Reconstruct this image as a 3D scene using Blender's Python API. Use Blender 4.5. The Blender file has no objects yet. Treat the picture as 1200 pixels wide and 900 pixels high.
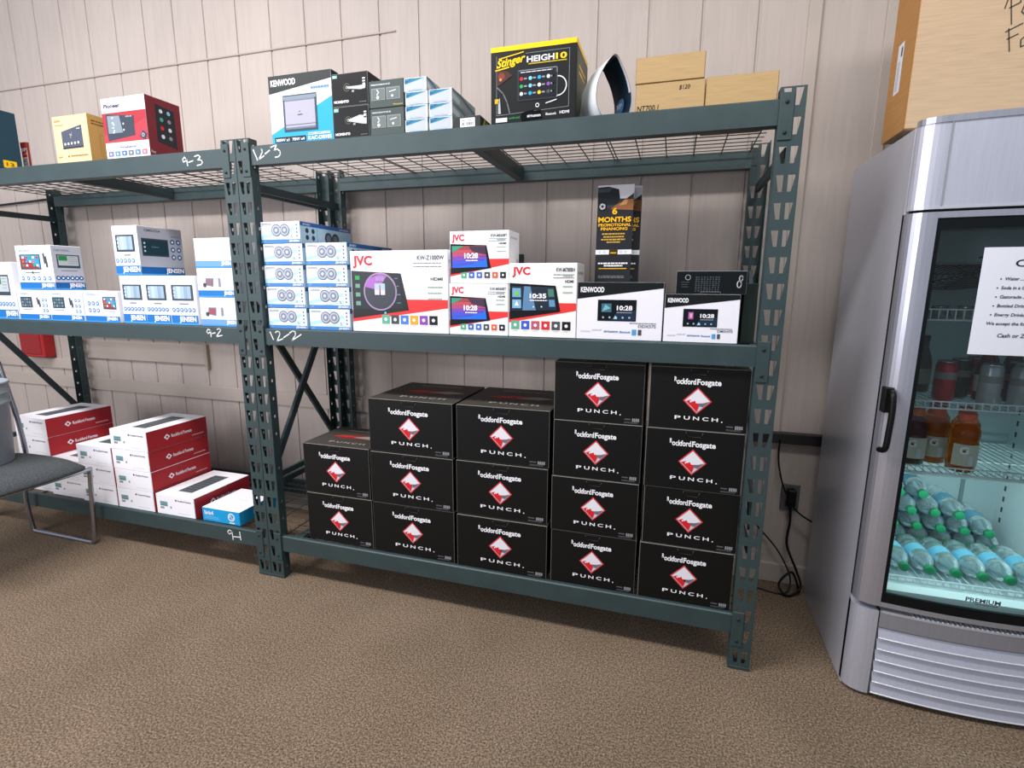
import bpy, math, random
from mathutils import Vector, Matrix
random.seed(7)
R = math.radians
SC = bpy.context.scene
COL = SC.collection

# ------------------------------------------------------------------ camera, world, lights
cd = bpy.data.cameras.new('camera'); cam = bpy.data.objects.new('camera', cd); COL.objects.link(cam)
cd.sensor_fit = 'HORIZONTAL'; cd.sensor_width = 36.0; cd.lens = 609.67 / 1200 * 36
cd.clip_start = 0.02; cd.clip_end = 60
_yaw, _pit, _rol = -0.2971, -0.1849, 0.0056
_f = Vector((math.sin(_yaw)*math.cos(_pit), math.cos(_yaw)*math.cos(_pit), math.sin(_pit)))
_r = Vector((math.cos(_yaw), -math.sin(_yaw), 0)); _u = _r.cross(_f)
_r2 = _r*math.cos(_rol) + _u*math.sin(_rol); _u2 = -_r*math.sin(_rol) + _u*math.cos(_rol)
m = Matrix((_r2, _u2, -_f)).transposed().to_4x4(); m.translation = Vector((1.6446, -1.7246, 1.2791))
cam.matrix_world = m
SC.camera = cam

w = bpy.data.worlds.new('world'); SC.world = w; w.use_nodes = True
w.node_tree.nodes['Background'].inputs[0].default_value = (0.80, 0.88, 1.0, 1)
w.node_tree.nodes['Background'].inputs[1].default_value = 0.47

def area(name, loc, target, sx, sy, energy, color=(1, 1, 1)):
    l = bpy.data.lights.new(name, 'AREA'); l.shape = 'RECTANGLE'; l.size = sx; l.size_y = sy
    l.energy = energy; l.color = color
    o = bpy.data.objects.new(name, l); COL.objects.link(o); o.location = loc
    d = Vector(target) - Vector(loc)
    o.rotation_euler = d.to_track_quat('-Z', 'Y').to_euler()
    return o
area('ceiling_tube_light', (-0.6, -1.2, 3.2), (-0.6, -0.7, 0), 2.6, 0.35, 118, (1.0, 0.96, 0.97))
area('ceiling_tube_light_right', (2.2, -1.1, 3.2), (2.2, -0.7, 0), 1.6, 0.35, 40, (1.0, 0.97, 0.92))
area('shop_window_light', (-2.6, -4.0, 1.9), (-0.6, 0.2, 1.0), 2.6, 1.9, 108, (0.96, 0.95, 1.0))
SC.view_settings.view_transform = 'Standard'
SC.view_settings.look = 'None'
SC.view_settings.gamma = 1
SC.view_settings.use_curve_mapping = False
SC.view_settings.exposure = 0.0

# ------------------------------------------------------------------ materials
def lin(h):
    h = h.lstrip('#'); c = [int(h[i:i+2], 16)/255 for i in (0, 2, 4)]
    return tuple(x/12.92 if x <= .04045 else ((x+.055)/1.055)**2.4 for x in c) + (1,)
_M = {}
def mat(h, rough=.5, metal=0, kind='print', spec=None):
    if spec is None: spec = .22 if kind == 'print' and metal == 0 else .5
    key = (h, rough, metal, kind, spec)
    if key in _M: return _M[key]
    m = bpy.data.materials.new('%s_%s' % (kind, h.strip('#'))); m.use_nodes = True
    nt = m.node_tree; b = nt.nodes['Principled BSDF']
    b.inputs['Base Color'].default_value = lin(h)
    b.inputs['Roughness'].default_value = rough; b.inputs['Metallic'].default_value = metal
    b.inputs['Specular IOR Level'].default_value = spec
    N = nt.nodes.new; L = nt.links.new
    def noise(scale, detail=3, rg=.5, vec=None):
        n = N('ShaderNodeTexNoise'); n.inputs['Scale'].default_value = scale; n.inputs['Detail'].default_value = detail
        n.inputs['Roughness'].default_value = rg
        if vec: L(vec, n.inputs['Vector'])
        return n
    def colramp(fac, lo, hi, p0=.3, p1=.7):
        r = N('ShaderNodeValToRGB'); r.color_ramp.elements[0].position = p0; r.color_ramp.elements[1].position = p1
        c = lin(h)
        r.color_ramp.elements[0].color = (c[0]*lo, c[1]*lo, c[2]*lo, 1); r.color_ramp.elements[1].color = (min(1, c[0]*hi), min(1, c[1]*hi), min(1, c[2]*hi), 1)
        L(fac, r.inputs[0]); L(r.outputs[0], b.inputs['Base Color'])
    def bump(fac, st, dist=.001):
        bp = N('ShaderNodeBump'); bp.inputs['Strength'].default_value = st; bp.inputs['Distance'].default_value = dist
        L(fac, bp.inputs['Height']); L(bp.outputs[0], b.inputs['Normal'])
    tc = N('ShaderNodeTexCoord').outputs['Object']
    if kind == 'print':
        n = noise(90, 2, vec=tc); bump(n.outputs[0], .08, .0005)
    elif kind == 'cardboard':
        mp = N('ShaderNodeMapping'); mp.inputs['Scale'].default_value = (3, 3, 60); L(tc, mp.inputs[0])
        n = noise(4, 4, vec=mp.outputs[0]); colramp(n.outputs[0], .9, 1.06); bump(n.outputs[0], .12, .001)
    elif kind == 'paint':      # powder-coated steel with scuffs
        n = noise(9, 6, .7, tc); colramp(n.outputs[0], .88, 1.12)
        n2 = noise(260, 2, vec=tc); bump(n2.outputs[0], .12, .0005)
        rr = N('ShaderNodeMapRange'); rr.inputs[3].default_value = rough-.1; rr.inputs[4].default_value = rough+.1
        L(n.outputs[0], rr.inputs[0]); L(rr.outputs[0], b.inputs['Roughness'])
    elif kind == 'brushed':
        mp = N('ShaderNodeMapping'); mp.inputs['Scale'].default_value = (40, 40, 1.5); L(tc, mp.inputs[0])
        n = noise(6, 3, vec=mp.outputs[0]); colramp(n.outputs[0], .95, 1.04); bump(n.outputs[0], .03, .0005)
    elif kind == 'wall':
        mp = N('ShaderNodeMapping'); mp.inputs['Scale'].default_value = (1, 1, .06); L(tc, mp.inputs[0])
        n = noise(38, 5, .6, mp.outputs[0]); n.inputs['Distortion'].default_value = 1.2
        n2 = noise(1.6, 4, .6, tc)
        mx = N('ShaderNodeMath'); mx.operation = 'ADD'; L(n.outputs[0], mx.inputs[0]); L(n2.outputs[0], mx.inputs[1])
        mh = N('ShaderNodeMath'); mh.operation = 'MULTIPLY'; mh.inputs[1].default_value = .5; L(mx.outputs[0], mh.inputs[0])
        colramp(mh.outputs[0], .90, 1.06, .35, .65); bump(n.outputs[0], .35, .003)
    elif kind == 'carpet':
        n = noise(170, 5, .8, tc); n2 = noise(2.2, 3, .6, tc)
        r = N('ShaderNodeValToRGB'); e = r.color_ramp.elements
        e[0].position = .39; e[0].color = lin('#43372d'); e[1].position = .61; e[1].color = lin('#a5927d')
        k = e.new(.5); k.color = lin('#766555')
        L(n.outputs[0], r.inputs[0])
        mx = N('ShaderNodeMix'); mx.data_type = 'RGBA'; mx.blend_type = 'MULTIPLY'; mx.inputs[0].default_value = 1
        r2 = N('ShaderNodeValToRGB'); r2.color_ramp.elements[0].position = .3; r2.color_ramp.elements[0].color = (.8, .8, .77, 1)
        r2.color_ramp.elements[1].position = .7; r2.color_ramp.elements[1].color = (1, 1, 1, 1)
        L(n2.outputs[0], r2.inputs[0]); L(r.outputs[0], mx.inputs[6]); L(r2.outputs[0], mx.inputs[7]); L(mx.outputs[2], b.inputs['Base Color'])
        bump(n.outputs[0], .5, .003)
    elif kind == 'fabric':
        n = noise(220, 3, .7, tc); colramp(n.outputs[0], .6, 1.5, .35, .65); bump(n.outputs[0], .6, .002)
    elif kind == 'wall_plain':
        n = noise(5, 3, vec=tc); colramp(n.outputs[0], .95, 1.04)
    elif kind == 'liquid':
        b.inputs['Transmission Weight'].default_value = .75; b.inputs['IOR'].default_value = 1.33
        n = noise(30, 2, vec=tc); bump(n.outputs[0], .1, .001)
    elif kind == 'pet':
        b.inputs['Transmission Weight'].default_value = .82; b.inputs['IOR'].default_value = 1.25
        n = noise(60, 2, vec=tc); bump(n.outputs[0], .5, .002)
    _M[key] = m
    return m
def glass_mat():
    m = bpy.data.materials.new('door_glass'); m.use_nodes = True; nt = m.node_tree
    for n in list(nt.nodes): nt.nodes.remove(n)
    o = nt.nodes.new('ShaderNodeOutputMaterial'); t = nt.nodes.new('ShaderNodeBsdfTransparent'); g = nt.nodes.new('ShaderNodeBsdfGlossy')
    g.inputs['Roughness'].default_value = .02; t.inputs[0].default_value = (.80, .90, .90, 1)
    f = nt.nodes.new('ShaderNodeFresnel'); f.inputs[0].default_value = 1.5
    x = nt.nodes.new('ShaderNodeMixShader')
    nt.links.new(f.outputs[0], x.inputs[0]); nt.links.new(t.outputs[0], x.inputs[1]); nt.links.new(g.outputs[0], x.inputs[2]); nt.links.new(x.outputs[0], o.inputs[0])
    return m

# ------------------------------------------------------------------ text glyph cache
_T = {}
def glyphs(s, bold=0.0):
    k = (s, bold)
    if k in _T: return _T[k]
    cu = bpy.data.curves.new('lettering', 'FONT'); cu.body = s; cu.offset = bold; cu.resolution_u = 3
    ob = bpy.data.objects.new('lettering', cu)
    me = ob.to_mesh()
    v = [(p.co.x, p.co.y) for p in me.vertices]; f = [tuple(p.vertices) for p in me.polygons]
    ob.to_mesh_clear(); bpy.data.objects.remove(ob); bpy.data.curves.remove(cu)
    _T[k] = (v, f)
    return _T[k]
_cap = max(y for x, y in glyphs('H')[0])

# ------------------------------------------------------------------ mesh builder
class MB:
    def __init__(s): s.v = []; s.f = []; s.m = []; s.ms = []; s.smooth = set()
    def mi(s, m):
        if m not in s.ms: s.ms.append(m)
        return s.ms.index(m)
    def add(s, vs, fs, m, smooth=False):
        o = len(s.v); s.v += [tuple(p) for p in vs]; k = s.mi(m)
        for f in fs:
            if smooth: s.smooth.add(len(s.f))
            s.f.append(tuple(i+o for i in f)); s.m.append(k)
    def box(s, x0, x1, y0, y1, z0, z1, m, ch=0, em=None):
        if ch <= 0:
            v = [(x, y, z) for x in (x0, x1) for y in (y0, y1) for z in (z0, z1)]
            s.add(v, [(0, 1, 3, 2), (4, 6, 7, 5), (0, 4, 5, 1), (2, 3, 7, 6), (0, 2, 6, 4), (1, 5, 7, 3)], m); return
        em = em or m
        idx = {}; vs = []
        X = (x0, x1); Y = (y0, y1); Z = (z0, z1)
        sg = lambda i: ch if i == 0 else -ch
        for i in (0, 1):
            for j in (0, 1):
                for k in (0, 1):
                    for a in 'xyz':
                        p = [X[i], Y[j], Z[k]]
                        if a != 'x': p[0] += sg(i)
                        if a != 'y': p[1] += sg(j)
                        if a != 'z': p[2] += sg(k)
                        idx[(i, j, k, a)] = len(vs); vs.append(p)
        F = []; E = []
        for i in (0, 1):
            q = [idx[(i, 0, 0, 'x')], idx[(i, 1, 0, 'x')], idx[(i, 1, 1, 'x')], idx[(i, 0, 1, 'x')]]; F.append(q if i else q[::-1])
            q = [idx[(0, i, 0, 'y')], idx[(0, i, 1, 'y')], idx[(1, i, 1, 'y')], idx[(1, i, 0, 'y')]]; F.append(q if i else q[::-1])
            q = [idx[(0, 0, i, 'z')], idx[(1, 0, i, 'z')], idx[(1, 1, i, 'z')], idx[(0, 1, i, 'z')]]; F.append(q if i else q[::-1])
        for a in (0, 1):
            for b in (0, 1):
                E.append([idx[(a, b, 0, 'x')], idx[(a, b, 1, 'x')], idx[(a, b, 1, 'y')], idx[(a, b, 0, 'y')]])
                E.append([idx[(a, 0, b, 'x')], idx[(a, 1, b, 'x')], idx[(a, 1, b, 'z')], idx[(a, 0, b, 'z')]])
                E.append([idx[(0, a, b, 'y')], idx[(1, a, b, 'y')], idx[(1, a, b, 'z')], idx[(0, a, b, 'z')]])
                for c in (0, 1): E.append([idx[(a, b, c, 'x')], idx[(a, b, c, 'y')], idx[(a, b, c, 'z')]])
        c0 = Vector(((x0+x1)/2, (y0+y1)/2, (z0+z1)/2))
        E2 = []
        for q in E:
            p = [Vector(vs[i]) for i in q]; n = (p[1]-p[0]).cross(p[2]-p[0])
            E2.append(q if n.dot(p[0]-c0) > 0 else q[::-1])
        s.add(vs, F, m); 
        s.add(vs, E2, em)
    def frame(s, a, b):
        a = Vector(a); b = Vector(b); d = (b-a).normalized()
        u = d.cross(Vector((0, 0, 1)));
        if u.length < .01: u = d.cross(Vector((0, 1, 0)))
        u.normalize(); return d, u, d.cross(u)
    def tube(s, pts, r, m, n=8, closed=False, caps=True):
        P = [Vector(p) for p in pts]; vs = []; u = None
        for i, p in enumerate(P):
            if closed: t = (P[(i+1) % len(P)] - P[i-1]).normalized()
            else: t = (P[min(i+1, len(P)-1)] - P[max(i-1, 0)]).normalized()
            if u is None:
                u = t.cross(Vector((0, 0, 1)))
                if u.length < .05: u = t.cross(Vector((0, 1, 0)))
            u = (u - t*u.dot(t)).normalized(); wv = t.cross(u)
            rr = r[i] if isinstance(r, (list, tuple)) else r
            for k in range(n):
                a = 2*math.pi*k/n; vs.append(p + u*math.cos(a)*rr + wv*math.sin(a)*rr)
        fs = []
        for i in range(len(P) if closed else len(P)-1):
            j = (i+1) % len(P)
            for k in range(n): fs.append((i*n+k, j*n+k, j*n+(k+1) % n, i*n+(k+1) % n))
        s.add(vs, fs, m, n > 4)
        if caps and not closed: s.add(vs, [tuple(range(n)), tuple((len(P)-1)*n+k for k in range(n))[::-1]], m)
    def bar(s, a, b, wd, th, m, up=(0, 0, 1)):
        a = Vector(a); b = Vector(b); d = (b-a).normalized(); u = d.cross(Vector(up)).normalized(); v = u.cross(d)
        vs = [q + u*i*wd/2 + v*j*th/2 for q in (a, b) for i, j in ((-1, -1), (1, -1), (1, 1), (-1, 1))]
        s.add(vs, [(0, 1, 2, 3), (7, 6, 5, 4), (0, 4, 5, 1), (1, 5, 6, 2), (2, 6, 7, 3), (3, 7, 4, 0)], m)
    def lathe(s, prof, m, n=24, org=(0, 0, 0), axis='z', smooth=True):
        vs = []; O = Vector(org)
        for r, h in prof:
            for k in range(n):
                a = 2*math.pi*k/n; x, y = r*math.cos(a), r*math.sin(a)
                vs.append(O + (Vector((x, y, h)) if axis == 'z' else Vector((x, h, -y)) if axis == 'y' else Vector((h, x, y))))
        fs = [(i*n+k, i*n+(k+1) % n, (i+1)*n+(k+1) % n, (i+1)*n+k) for i in range(len(prof)-1) for k in range(n)]
        s.add(vs, fs, m, smooth)
    def prism(s, poly, z0, z1, m, caps=True, smooth=False):   # poly in xy, extruded in z
        n = len(poly); vs = [(x, y, z0) for x, y in poly] + [(x, y, z1) for x, y in poly]
        s.add(vs, [(i, (i+1) % n, n+(i+1) % n, n+i) for i in range(n)], m, smooth)
        if caps: s.add(vs, [tuple(range(n))[::-1], tuple(range(n, 2*n))], m)
    def build(s, name, parent=None, loc=(0, 0, 0), rz=0, solid=0):
        me = bpy.data.meshes.new(name); me.from_pydata(s.v, [], s.f)
        for m_ in s.ms: me.materials.append(m_)
        me.polygons.foreach_set('material_index', s.m)
        if s.smooth: me.polygons.foreach_set('use_smooth', [i in s.smooth for i in range(len(s.f))])
        me.update()
        o = bpy.data.objects.new(name, me); COL.objects.link(o); o.location = loc; o.rotation_euler = (0, 0, rz)
        if parent: o.parent = parent
        if solid:
            md = o.modifiers.new('Solidify', 'SOLIDIFY'); md.thickness = solid; md.offset = 0
        return o

class Face:
    """a flat printed panel: fractions of width and height, drawn as thin shapes of ink"""
    def __init__(s, mb, org, u, v, w, h, lay=.00045):
        s.mb = mb; s.o = Vector(org); s.u = Vector(u); s.v = Vector(v); s.n = s.u.cross(s.v); s.w = w; s.h = h; s.k = lay; s.l = 1
    def P(s, x, y, l): return s.o + s.u*x*s.w + s.v*y*s.h + s.n*s.k*l
    def poly(s, pts, m, l=1): s.mb.add([s.P(x, y, l) for x, y in pts], [tuple(range(len(pts)))], m)
    def rect(s, x0, y0, x1, y1, m, l=1): s.poly([(x0, y0), (x1, y0), (x1, y1), (x0, y1)], m, l)
    def disc(s, x, y, r, m, l=1, n=20):  # r as fraction of h
        k = s.h/s.w; s.poly([(x+r*k*math.cos(2*math.pi*i/n), y+r*math.sin(2*math.pi*i/n)) for i in range(n)], m, l)
    def ring(s, x, y, r, r2, m, l=1, n=24):
        k = s.h/s.w; vs = [s.P(x+q*k*math.cos(2*math.pi*i/n), y+q*math.sin(2*math.pi*i/n), l) for q in (r, r2) for i in range(n)]
        s.mb.add(vs, [(n+i, i, (i+1) % n, n+(i+1) % n)[::-1] for i in range(n)], m)
    def text(s, t, x0, x1, y, h, m, l=2, bold=.0, sh=0, sl=0):   # fitted between x0 and x1, baseline y, cap height h
        v, f = glyphs(t, bold); a = min(p[0] for p in v); b = max(p[0] for p in v); kx = (x1-x0)/(b-a); ky = h/_cap
        q = [s.P(x0+(px-a)*kx + sh*py*ky*s.h/s.w, y+py*ky+sl*(px-a)*kx, l) for px, py in v]
        s.mb.add(q, f, m)
    def stroke(s, pts, wd, m, l=2):  # wd in metres
        Q = [Vector((x*s.w, y*s.h)) for x, y in pts]
        for a, b in zip(Q, Q[1:]):
            d = (b-a)
            if d.length < 1e-6: continue
            d.normalize(); nn = Vector((-d.y, d.x))*wd/2; a2 = a-d*wd*.3; b2 = b+d*wd*.3
            s.mb.add([s.o+s.u*p.x+s.v*p.y+s.n*s.k*l for p in (a2-nn, b2-nn, b2+nn, a2+nn)], [(0, 1, 2, 3)], m)
    def lines(s, x0, x1, ys, h, m, l=2, jit=.25):   # unreadable small print
        for y in ys:
            x = x0
            e = x1 - random.random()*jit*(x1-x0)
            while x < e:
                ww = (x1-x0)*random.uniform(.06, .16); s.rect(x, y, min(e, x+ww), y+h, m, l); x += ww + (x1-x0)*.02

def tag(o, label=None, cat=None, group=None, kind=None):
    if label: o['label'] = label
    if cat: o['category'] = cat
    if group: o['group'] = group
    if kind: o['kind'] = kind
    return o
def empty(name, loc, label, cat, group=None, rz=0):
    o = bpy.data.objects.new(name, None); COL.objects.link(o); o.location = loc; o.rotation_euler = (0, 0, rz); o.empty_display_size = .05
    return tag(o, label, cat, group)
def copy_tree(o, loc, label=None, group=None, rz=None):
    c = o.copy(); COL.objects.link(c); c.location = loc
    if rz is not None: c.rotation_euler = (0, 0, rz)
    if label: c['label'] = label
    if group: c['group'] = group
    for ch in [x for x in SC.objects if x.parent == o]:
        d = ch.copy(); COL.objects.link(d); d.parent = c
        for g in [x for x in SC.objects if x.parent == ch]:
            e = g.copy(); COL.objects.link(e); e.parent = d
    return c

# ------------------------------------------------------------------ the setting
WY = 0.65
wall_m = mat('#b3a8a1', .75, kind='wall', spec=.25)
trim_m = mat('#b0a59c', .7, kind='wall_plain', spec=.25)
mb = MB(); mb.box(-5, 5.5, -4.5, WY, -.05, 0, mat('#75624d', .95, kind='carpet', spec=.1))
tag(mb.build('floor'), kind='structure')
mb = MB()
xs = [(-5.0, WY)]; x = 0.673 - .2032*27
while x < 2.05:
    xs += [(x-.006, WY), (x-.004, WY+.005), (x+.004, WY+.005), (x+.006, WY)]; x += .2032
xs += [(5.5, WY), (5.5, WY+.1), (-5.0, WY+.1)]
mb.prism(xs[::-1], -.05, 3.5, wall_m)
tag(mb.build('wall_back'), kind='structure')
def trim(name, x0, x1, y0, z0, z1, m=trim_m, ch=.002):
    mb = MB(); mb.box(x0, x1, y0, WY+.0005, z0, z1, m, ch); return tag(mb.build(name), kind='structure')
trim('trim_1', -5, .35, WY-.006, 2.428, 2.436, mat('#a79a92', .8, kind='wall_plain'))
trim('trim_2', -5, 2.06, WY-.010, .612, .690)
trim('trim_3', -1.955, -.955, WY-.014, .818, .934)
trim('trim_4', -.958, -.935, WY-.022, .790, .940, mat('#a89a8a', .7, kind='wall_plain'))
trim('trim_5', 2.060, 2.104, WY-.010, .085, 3.5)
trim('trim_6', 2.312, 2.352, WY-.012, .085, 3.5)
trim('trim_7', -5, -1.97, WY-.012, .735, .800)
mb = MB(); mb.box(-5, 5.5, WY-.022, WY, 0, .088, trim_m, .003)
f = Face(mb, (0, WY-.022, 0), (1, 0, 0), (0, 0, 1), 1, 1)
for i in range(40): f.disc(-4+i*.17+random.random()*.05, random.choice((.03, .06)), .0025, mat('#6d6257', .8))
tag(mb.build('baseboard_back'), kind='structure')

# nails in the siding, a metal cable raceway, an outlet with plug and cords
mb = MB()
mb.box(2.00, 3.2, WY-.035, WY-.0002, .638, .683, mat('#14161a', .35, kind='paint'), .003)
o = mb.build('cable_raceway'); tag(o, 'black cable raceway running along the wall behind the drinks cooler', 'raceway')
ot = empty('wall_outlet', (2.172, WY, .395), 'grey wall outlet with a plug in it, low on the wall behind the drinks cooler', 'outlet')
mb = MB(); mb.box(-.036, .036, -.008, 0, -.058, .058, mat('#56565a', .5, kind='paint'), .002)
mb.box(-.017, .017, -.010, -.007, .012, .042, mat('#3a3a3e', .5), .001); mb.box(-.017, .017, -.010, -.007, -.042, -.012, mat('#3a3a3e', .5), .001)
mb.build('cover_plate', ot)
pl = empty('power_cord', (2.172, WY-.012, .395), 'black power cord plugged into the wall outlet and hanging to the floor', 'cord')
blk = mat('#0d0d0f', .45)
mb = MB(); mb.box(-.016, .016, -.035, 0, -.03, .045, blk, .004); mb.build('plug', pl)
def spl(pts, n=8):
    P = [Vector(p) for p in pts]; out = []
    for i in range(len(P)-1):
        a = P[max(i-1, 0)]; b = P[i]; c = P[i+1]; d = P[min(i+2, len(P)-1)]
        for k in range(n):
            t = k/n; out.append(.5*((2*b)+(c-a)*t+(2*a-5*b+4*c-d)*t*t+(3*b-a-3*c+d)*t**3))
    return out + [P[-1]]
mb = MB(); mb.tube(spl([(0, -.02, -.03), (.003, -.025, -.1), (0, -.03, -.2), (.04, -.06, -.30), (.055, -.09, -.36), (.0, -.12, -.388), (-.03, -.1, -.35), (.02, -.08, -.30), (.055, -.08, -.385)]), .005, blk, 8); mb.build('cable', pl)
mb = MB(); mb.tube(spl([(2.105, WY-.04, .655), (2.108, WY-.035, .56), (2.14, WY-.045, .44), (2.20, WY-.06, .35), (2.30, WY-.07, .30)]), .0035, blk, 6)
tag(mb.build('hanging_cable'), 'thin black cable hanging from the raceway and slanting across the outlet', 'cord')
mb = MB(); mb.tube(spl([(1.99, WY-.03, .34), (2.05, WY-.03, .26), (2.14, WY-.04, .16), (2.19, WY-.08, .06), (2.16, WY-.12, .006), (2.06, WY-.1, .005)]), .0035, blk, 6)
tag(mb.build('loose_cable'), 'thin black cable sagging from behind the rack down to the baseboard', 'cord')
mb = MB(); mb.box(-2.44, -2.22, WY-.07, WY, .81, 1.02, mat('#a52a2c', .4), .006); mb.box(-2.42, -2.24, WY-.075, WY-.068, .83, 1.0, mat('#8f2426', .4), .003)
tag(mb.build('alarm_box'), 'red metal box on the wall, its lower end showing under the middle shelf', 'alarm box')

# ------------------------------------------------------------------ storage racks
STEEL = mat('#334446', .48, .15, 'paint'); STEEL_D = mat('#303f42', .5, .15, 'paint'); WIRE = mat('#3a3e3e', .42, .2, 'paint'); RIV = mat('#20282b', .5)
CHALK = mat('#e8e8ea', .8)
H, PW, W, D = 1.829, .065, 1.961, .607
LV = [(1.801, .070), (1.107, .066), (.201, .071)]
def post(parent, x0, yf, d):      # yf = web plane, d=+1 flanges go to +Y (front post)
    mb = MB(); p = .0762
    zt0 = H
    xs = [0, .15, .41, .59, .85, 1]
    def q(pts): mb.add([(x0+a*PW, yf, z) for a, z in pts], [tuple(range(len(pts)))], STEEL)
    z = H
    for k in range(24):
        t = H - .004 - k*p; b = t - .046; nb = (H - .004 - (k+1)*p) if k < 23 else 0
        q([(0, z), (0, t), (1, t), (1, z)][::-1]) if z - t > 1e-5 else None
        q([(0, t), (0, b), (.24, b), (.11, t)]); q([(.41, t), (.40, b), (.60, b), (.59, t)]); q([(.89, t), (.76, b), (1, b), (1, t)])
        q([(0, b), (0, nb+.0), (1, nb), (1, b)]); z = nb
    for fx in (0, PW):
        xx = x0+fx
        y0, ya, yb, y1 = [yf + d*c for c in (0, .016, .025, .040)]
        z = H
        def g(ya_, yb_, za, zb): mb.add([(xx, ya_, za), (xx, yb_, za), (xx, yb_, zb), (xx, ya_, zb)], [(0, 1, 2, 3)], STEEL)
        for k in range(24):
            t = H-.02-k*p; b = t-.012
            g(y0, y1, z, t); g(y0, ya, t, b); g(yb, y1, t, b); z = b
        g(y0, y1, z, 0)
    o = mb.build('upright_post', parent, solid=.0022)
    fb = MB(); fb.box(x0-.002, x0+PW+.002, min(yf, yf+d*.042)-.002, max(yf, yf+d*.042)+.002, 0, .012, STEEL_D, .001); fb.build('foot_plate', o)
def beam(parent, zt, h, front, marks=None):
    mb = MB(); y0, y1 = (.003, .043) if front else (D-.043, D-.003)
    s_ = .012
    if front: prof = [(y0, zt-h), (y0, zt-.004), (y0+.004, zt), (y0+.018, zt), (y0+.018, zt-s_), (y1, zt-s_), (y1, zt-h)]
    else: prof = [(y1, zt-h), (y1, zt-.004), (y1-.004, zt), (y1-.018, zt), (y1-.018, zt-s_), (y0, zt-s_), (y0, zt-h)]
    n = len(prof); xa, xb = PW-.002, W-PW+.002
    vs = [(xa, a, b) for a, b in prof] + [(xb, a, b) for a, b in prof]
    fs = [(i, (i+1) % n, n+(i+1) % n, n+i) for i in range(n)]
    mb.add(vs, fs if not front else [f[::-1] for f in fs], STEEL); mb.add(vs, [tuple(range(n)), tuple(range(n, 2*n))[::-1]], STEEL)
    if marks:
        f = Face(mb, (0, y0, 0), (1, 0, 0), (0, 0, 1), 1, 1)
        for st in marks: f.stroke(st, .0045, CHALK, 1)
    o = mb.build('beam', parent)
    for x in (0, 1):
        c = MB(); w_ = .036; a = (PW-w_) if x == 0 else (W-PW); yy = (-.0045, -.0012) if front else (D+.0012, D+.0045)
        c.box(a, a+w_, yy[0], yy[1], zt-.112, zt+.013, STEEL, .0012)
        for dz in (-.012, -.092):
            for dx in (.018,):
                c.lathe([(0, -.0035 if front else .0035), (.0045, -.003 if front else .003), (.0055, 0)], RIV, 12, (a+dx, yy[0] if front else yy[1], zt+dz), 'y')
        c.build('end_connector', o)
def deck(parent, zt):
    mb = MB(); zz = zt-.006; x = .058 + .0
    X0 = .0596
    k = 0
    while X0 + k*.1016 < W-.05:
        x = X0+k*.1016
        for dx in ((0, .012) if k in (4, 9, 13) else (0,)): mb.tube([(x+dx, .022, zz-.004), (x+dx, D-.022, zz-.004)], .0022, WIRE, 5, caps=False)
        k += 1
    n = 12
    for i in range(n):
        y = .026 + (D-.052)*i/(n-1); mb.tube([(.05, y, zz), (W-.05, y, zz)], .0019, WIRE, 5, caps=False)
    mb.build('wire_deck', parent)
def make_rack(x0, label, marks, style):
    r = empty('storage_rack', (x0, 0, 0), label, 'shelving rack', 'steel shelving racks along the wall')
    for xx in (0, W-PW):
        post(r, xx, 0, 1); post(r, xx, D, -1)
    for i, (zt, h) in enumerate(LV):
        beam(r, zt, h, True, marks[i]); beam(r, zt, h, False); deck(r, zt)
        for cx in ((.972,) if i < 2 else (.972, .12)):
            c = MB(); c.box(cx-.018, cx+.018, .043, D-.043, zt-h+.004, zt-.016, STEEL_D, .002); c.build('cross_bar', r)
    for xx in (.032, W-.032):
        def br(a, b, wd=.03):
            m_ = MB(); m_.bar((xx, a[0], a[1]), (xx, b[0], b[1]), .012, wd, STEEL_D, (1, 0, 0)) if False else m_.bar((xx, a[0], a[1]), (xx, b[0], b[1]), wd, .014, STEEL_D, (1, 0, 0)); m_.build('brace', r)
        br((.02, 1.66), (D-.02, 1.66)); br((.02, .43), (D-.02, .43), .026)
        if style == 'down': br((.03, 1.25), (D-.03, .47))
        else: br((.03, .50), (D-.03, 1.34))
    return r
mB = [[[(.08, 1.786), (.097, 1.748)], [(.122, 1.783), (.117, 1.787), (.122, 1.776), (.103, 1.75), (.127, 1.761)], [(.134, 1.768), (.155, 1.779)], [(.162, 1.789), (.190, 1.797), (.176, 1.778), (.190, 1.782), (.202, 1.774), (.203, 1.762), (.193, 1.754), (.179, 1.753)]],
      [[(.091, 1.094), (.105, 1.063)], [(.117, 1.092), (.125, 1.098), (.137, 1.095), (.138, 1.085), (.122, 1.058), (.151, 1.068)], [(.155, 1.073), (.182, 1.088)], [(.186, 1.092), (.200, 1.101), (.214, 1.098), (.213, 1.085), (.194, 1.062), (.240, 1.088)]],
      None]
ox = 1.961
sh = lambda L: [[(x+ox, z) for x, z in s] for s in L]
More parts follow.
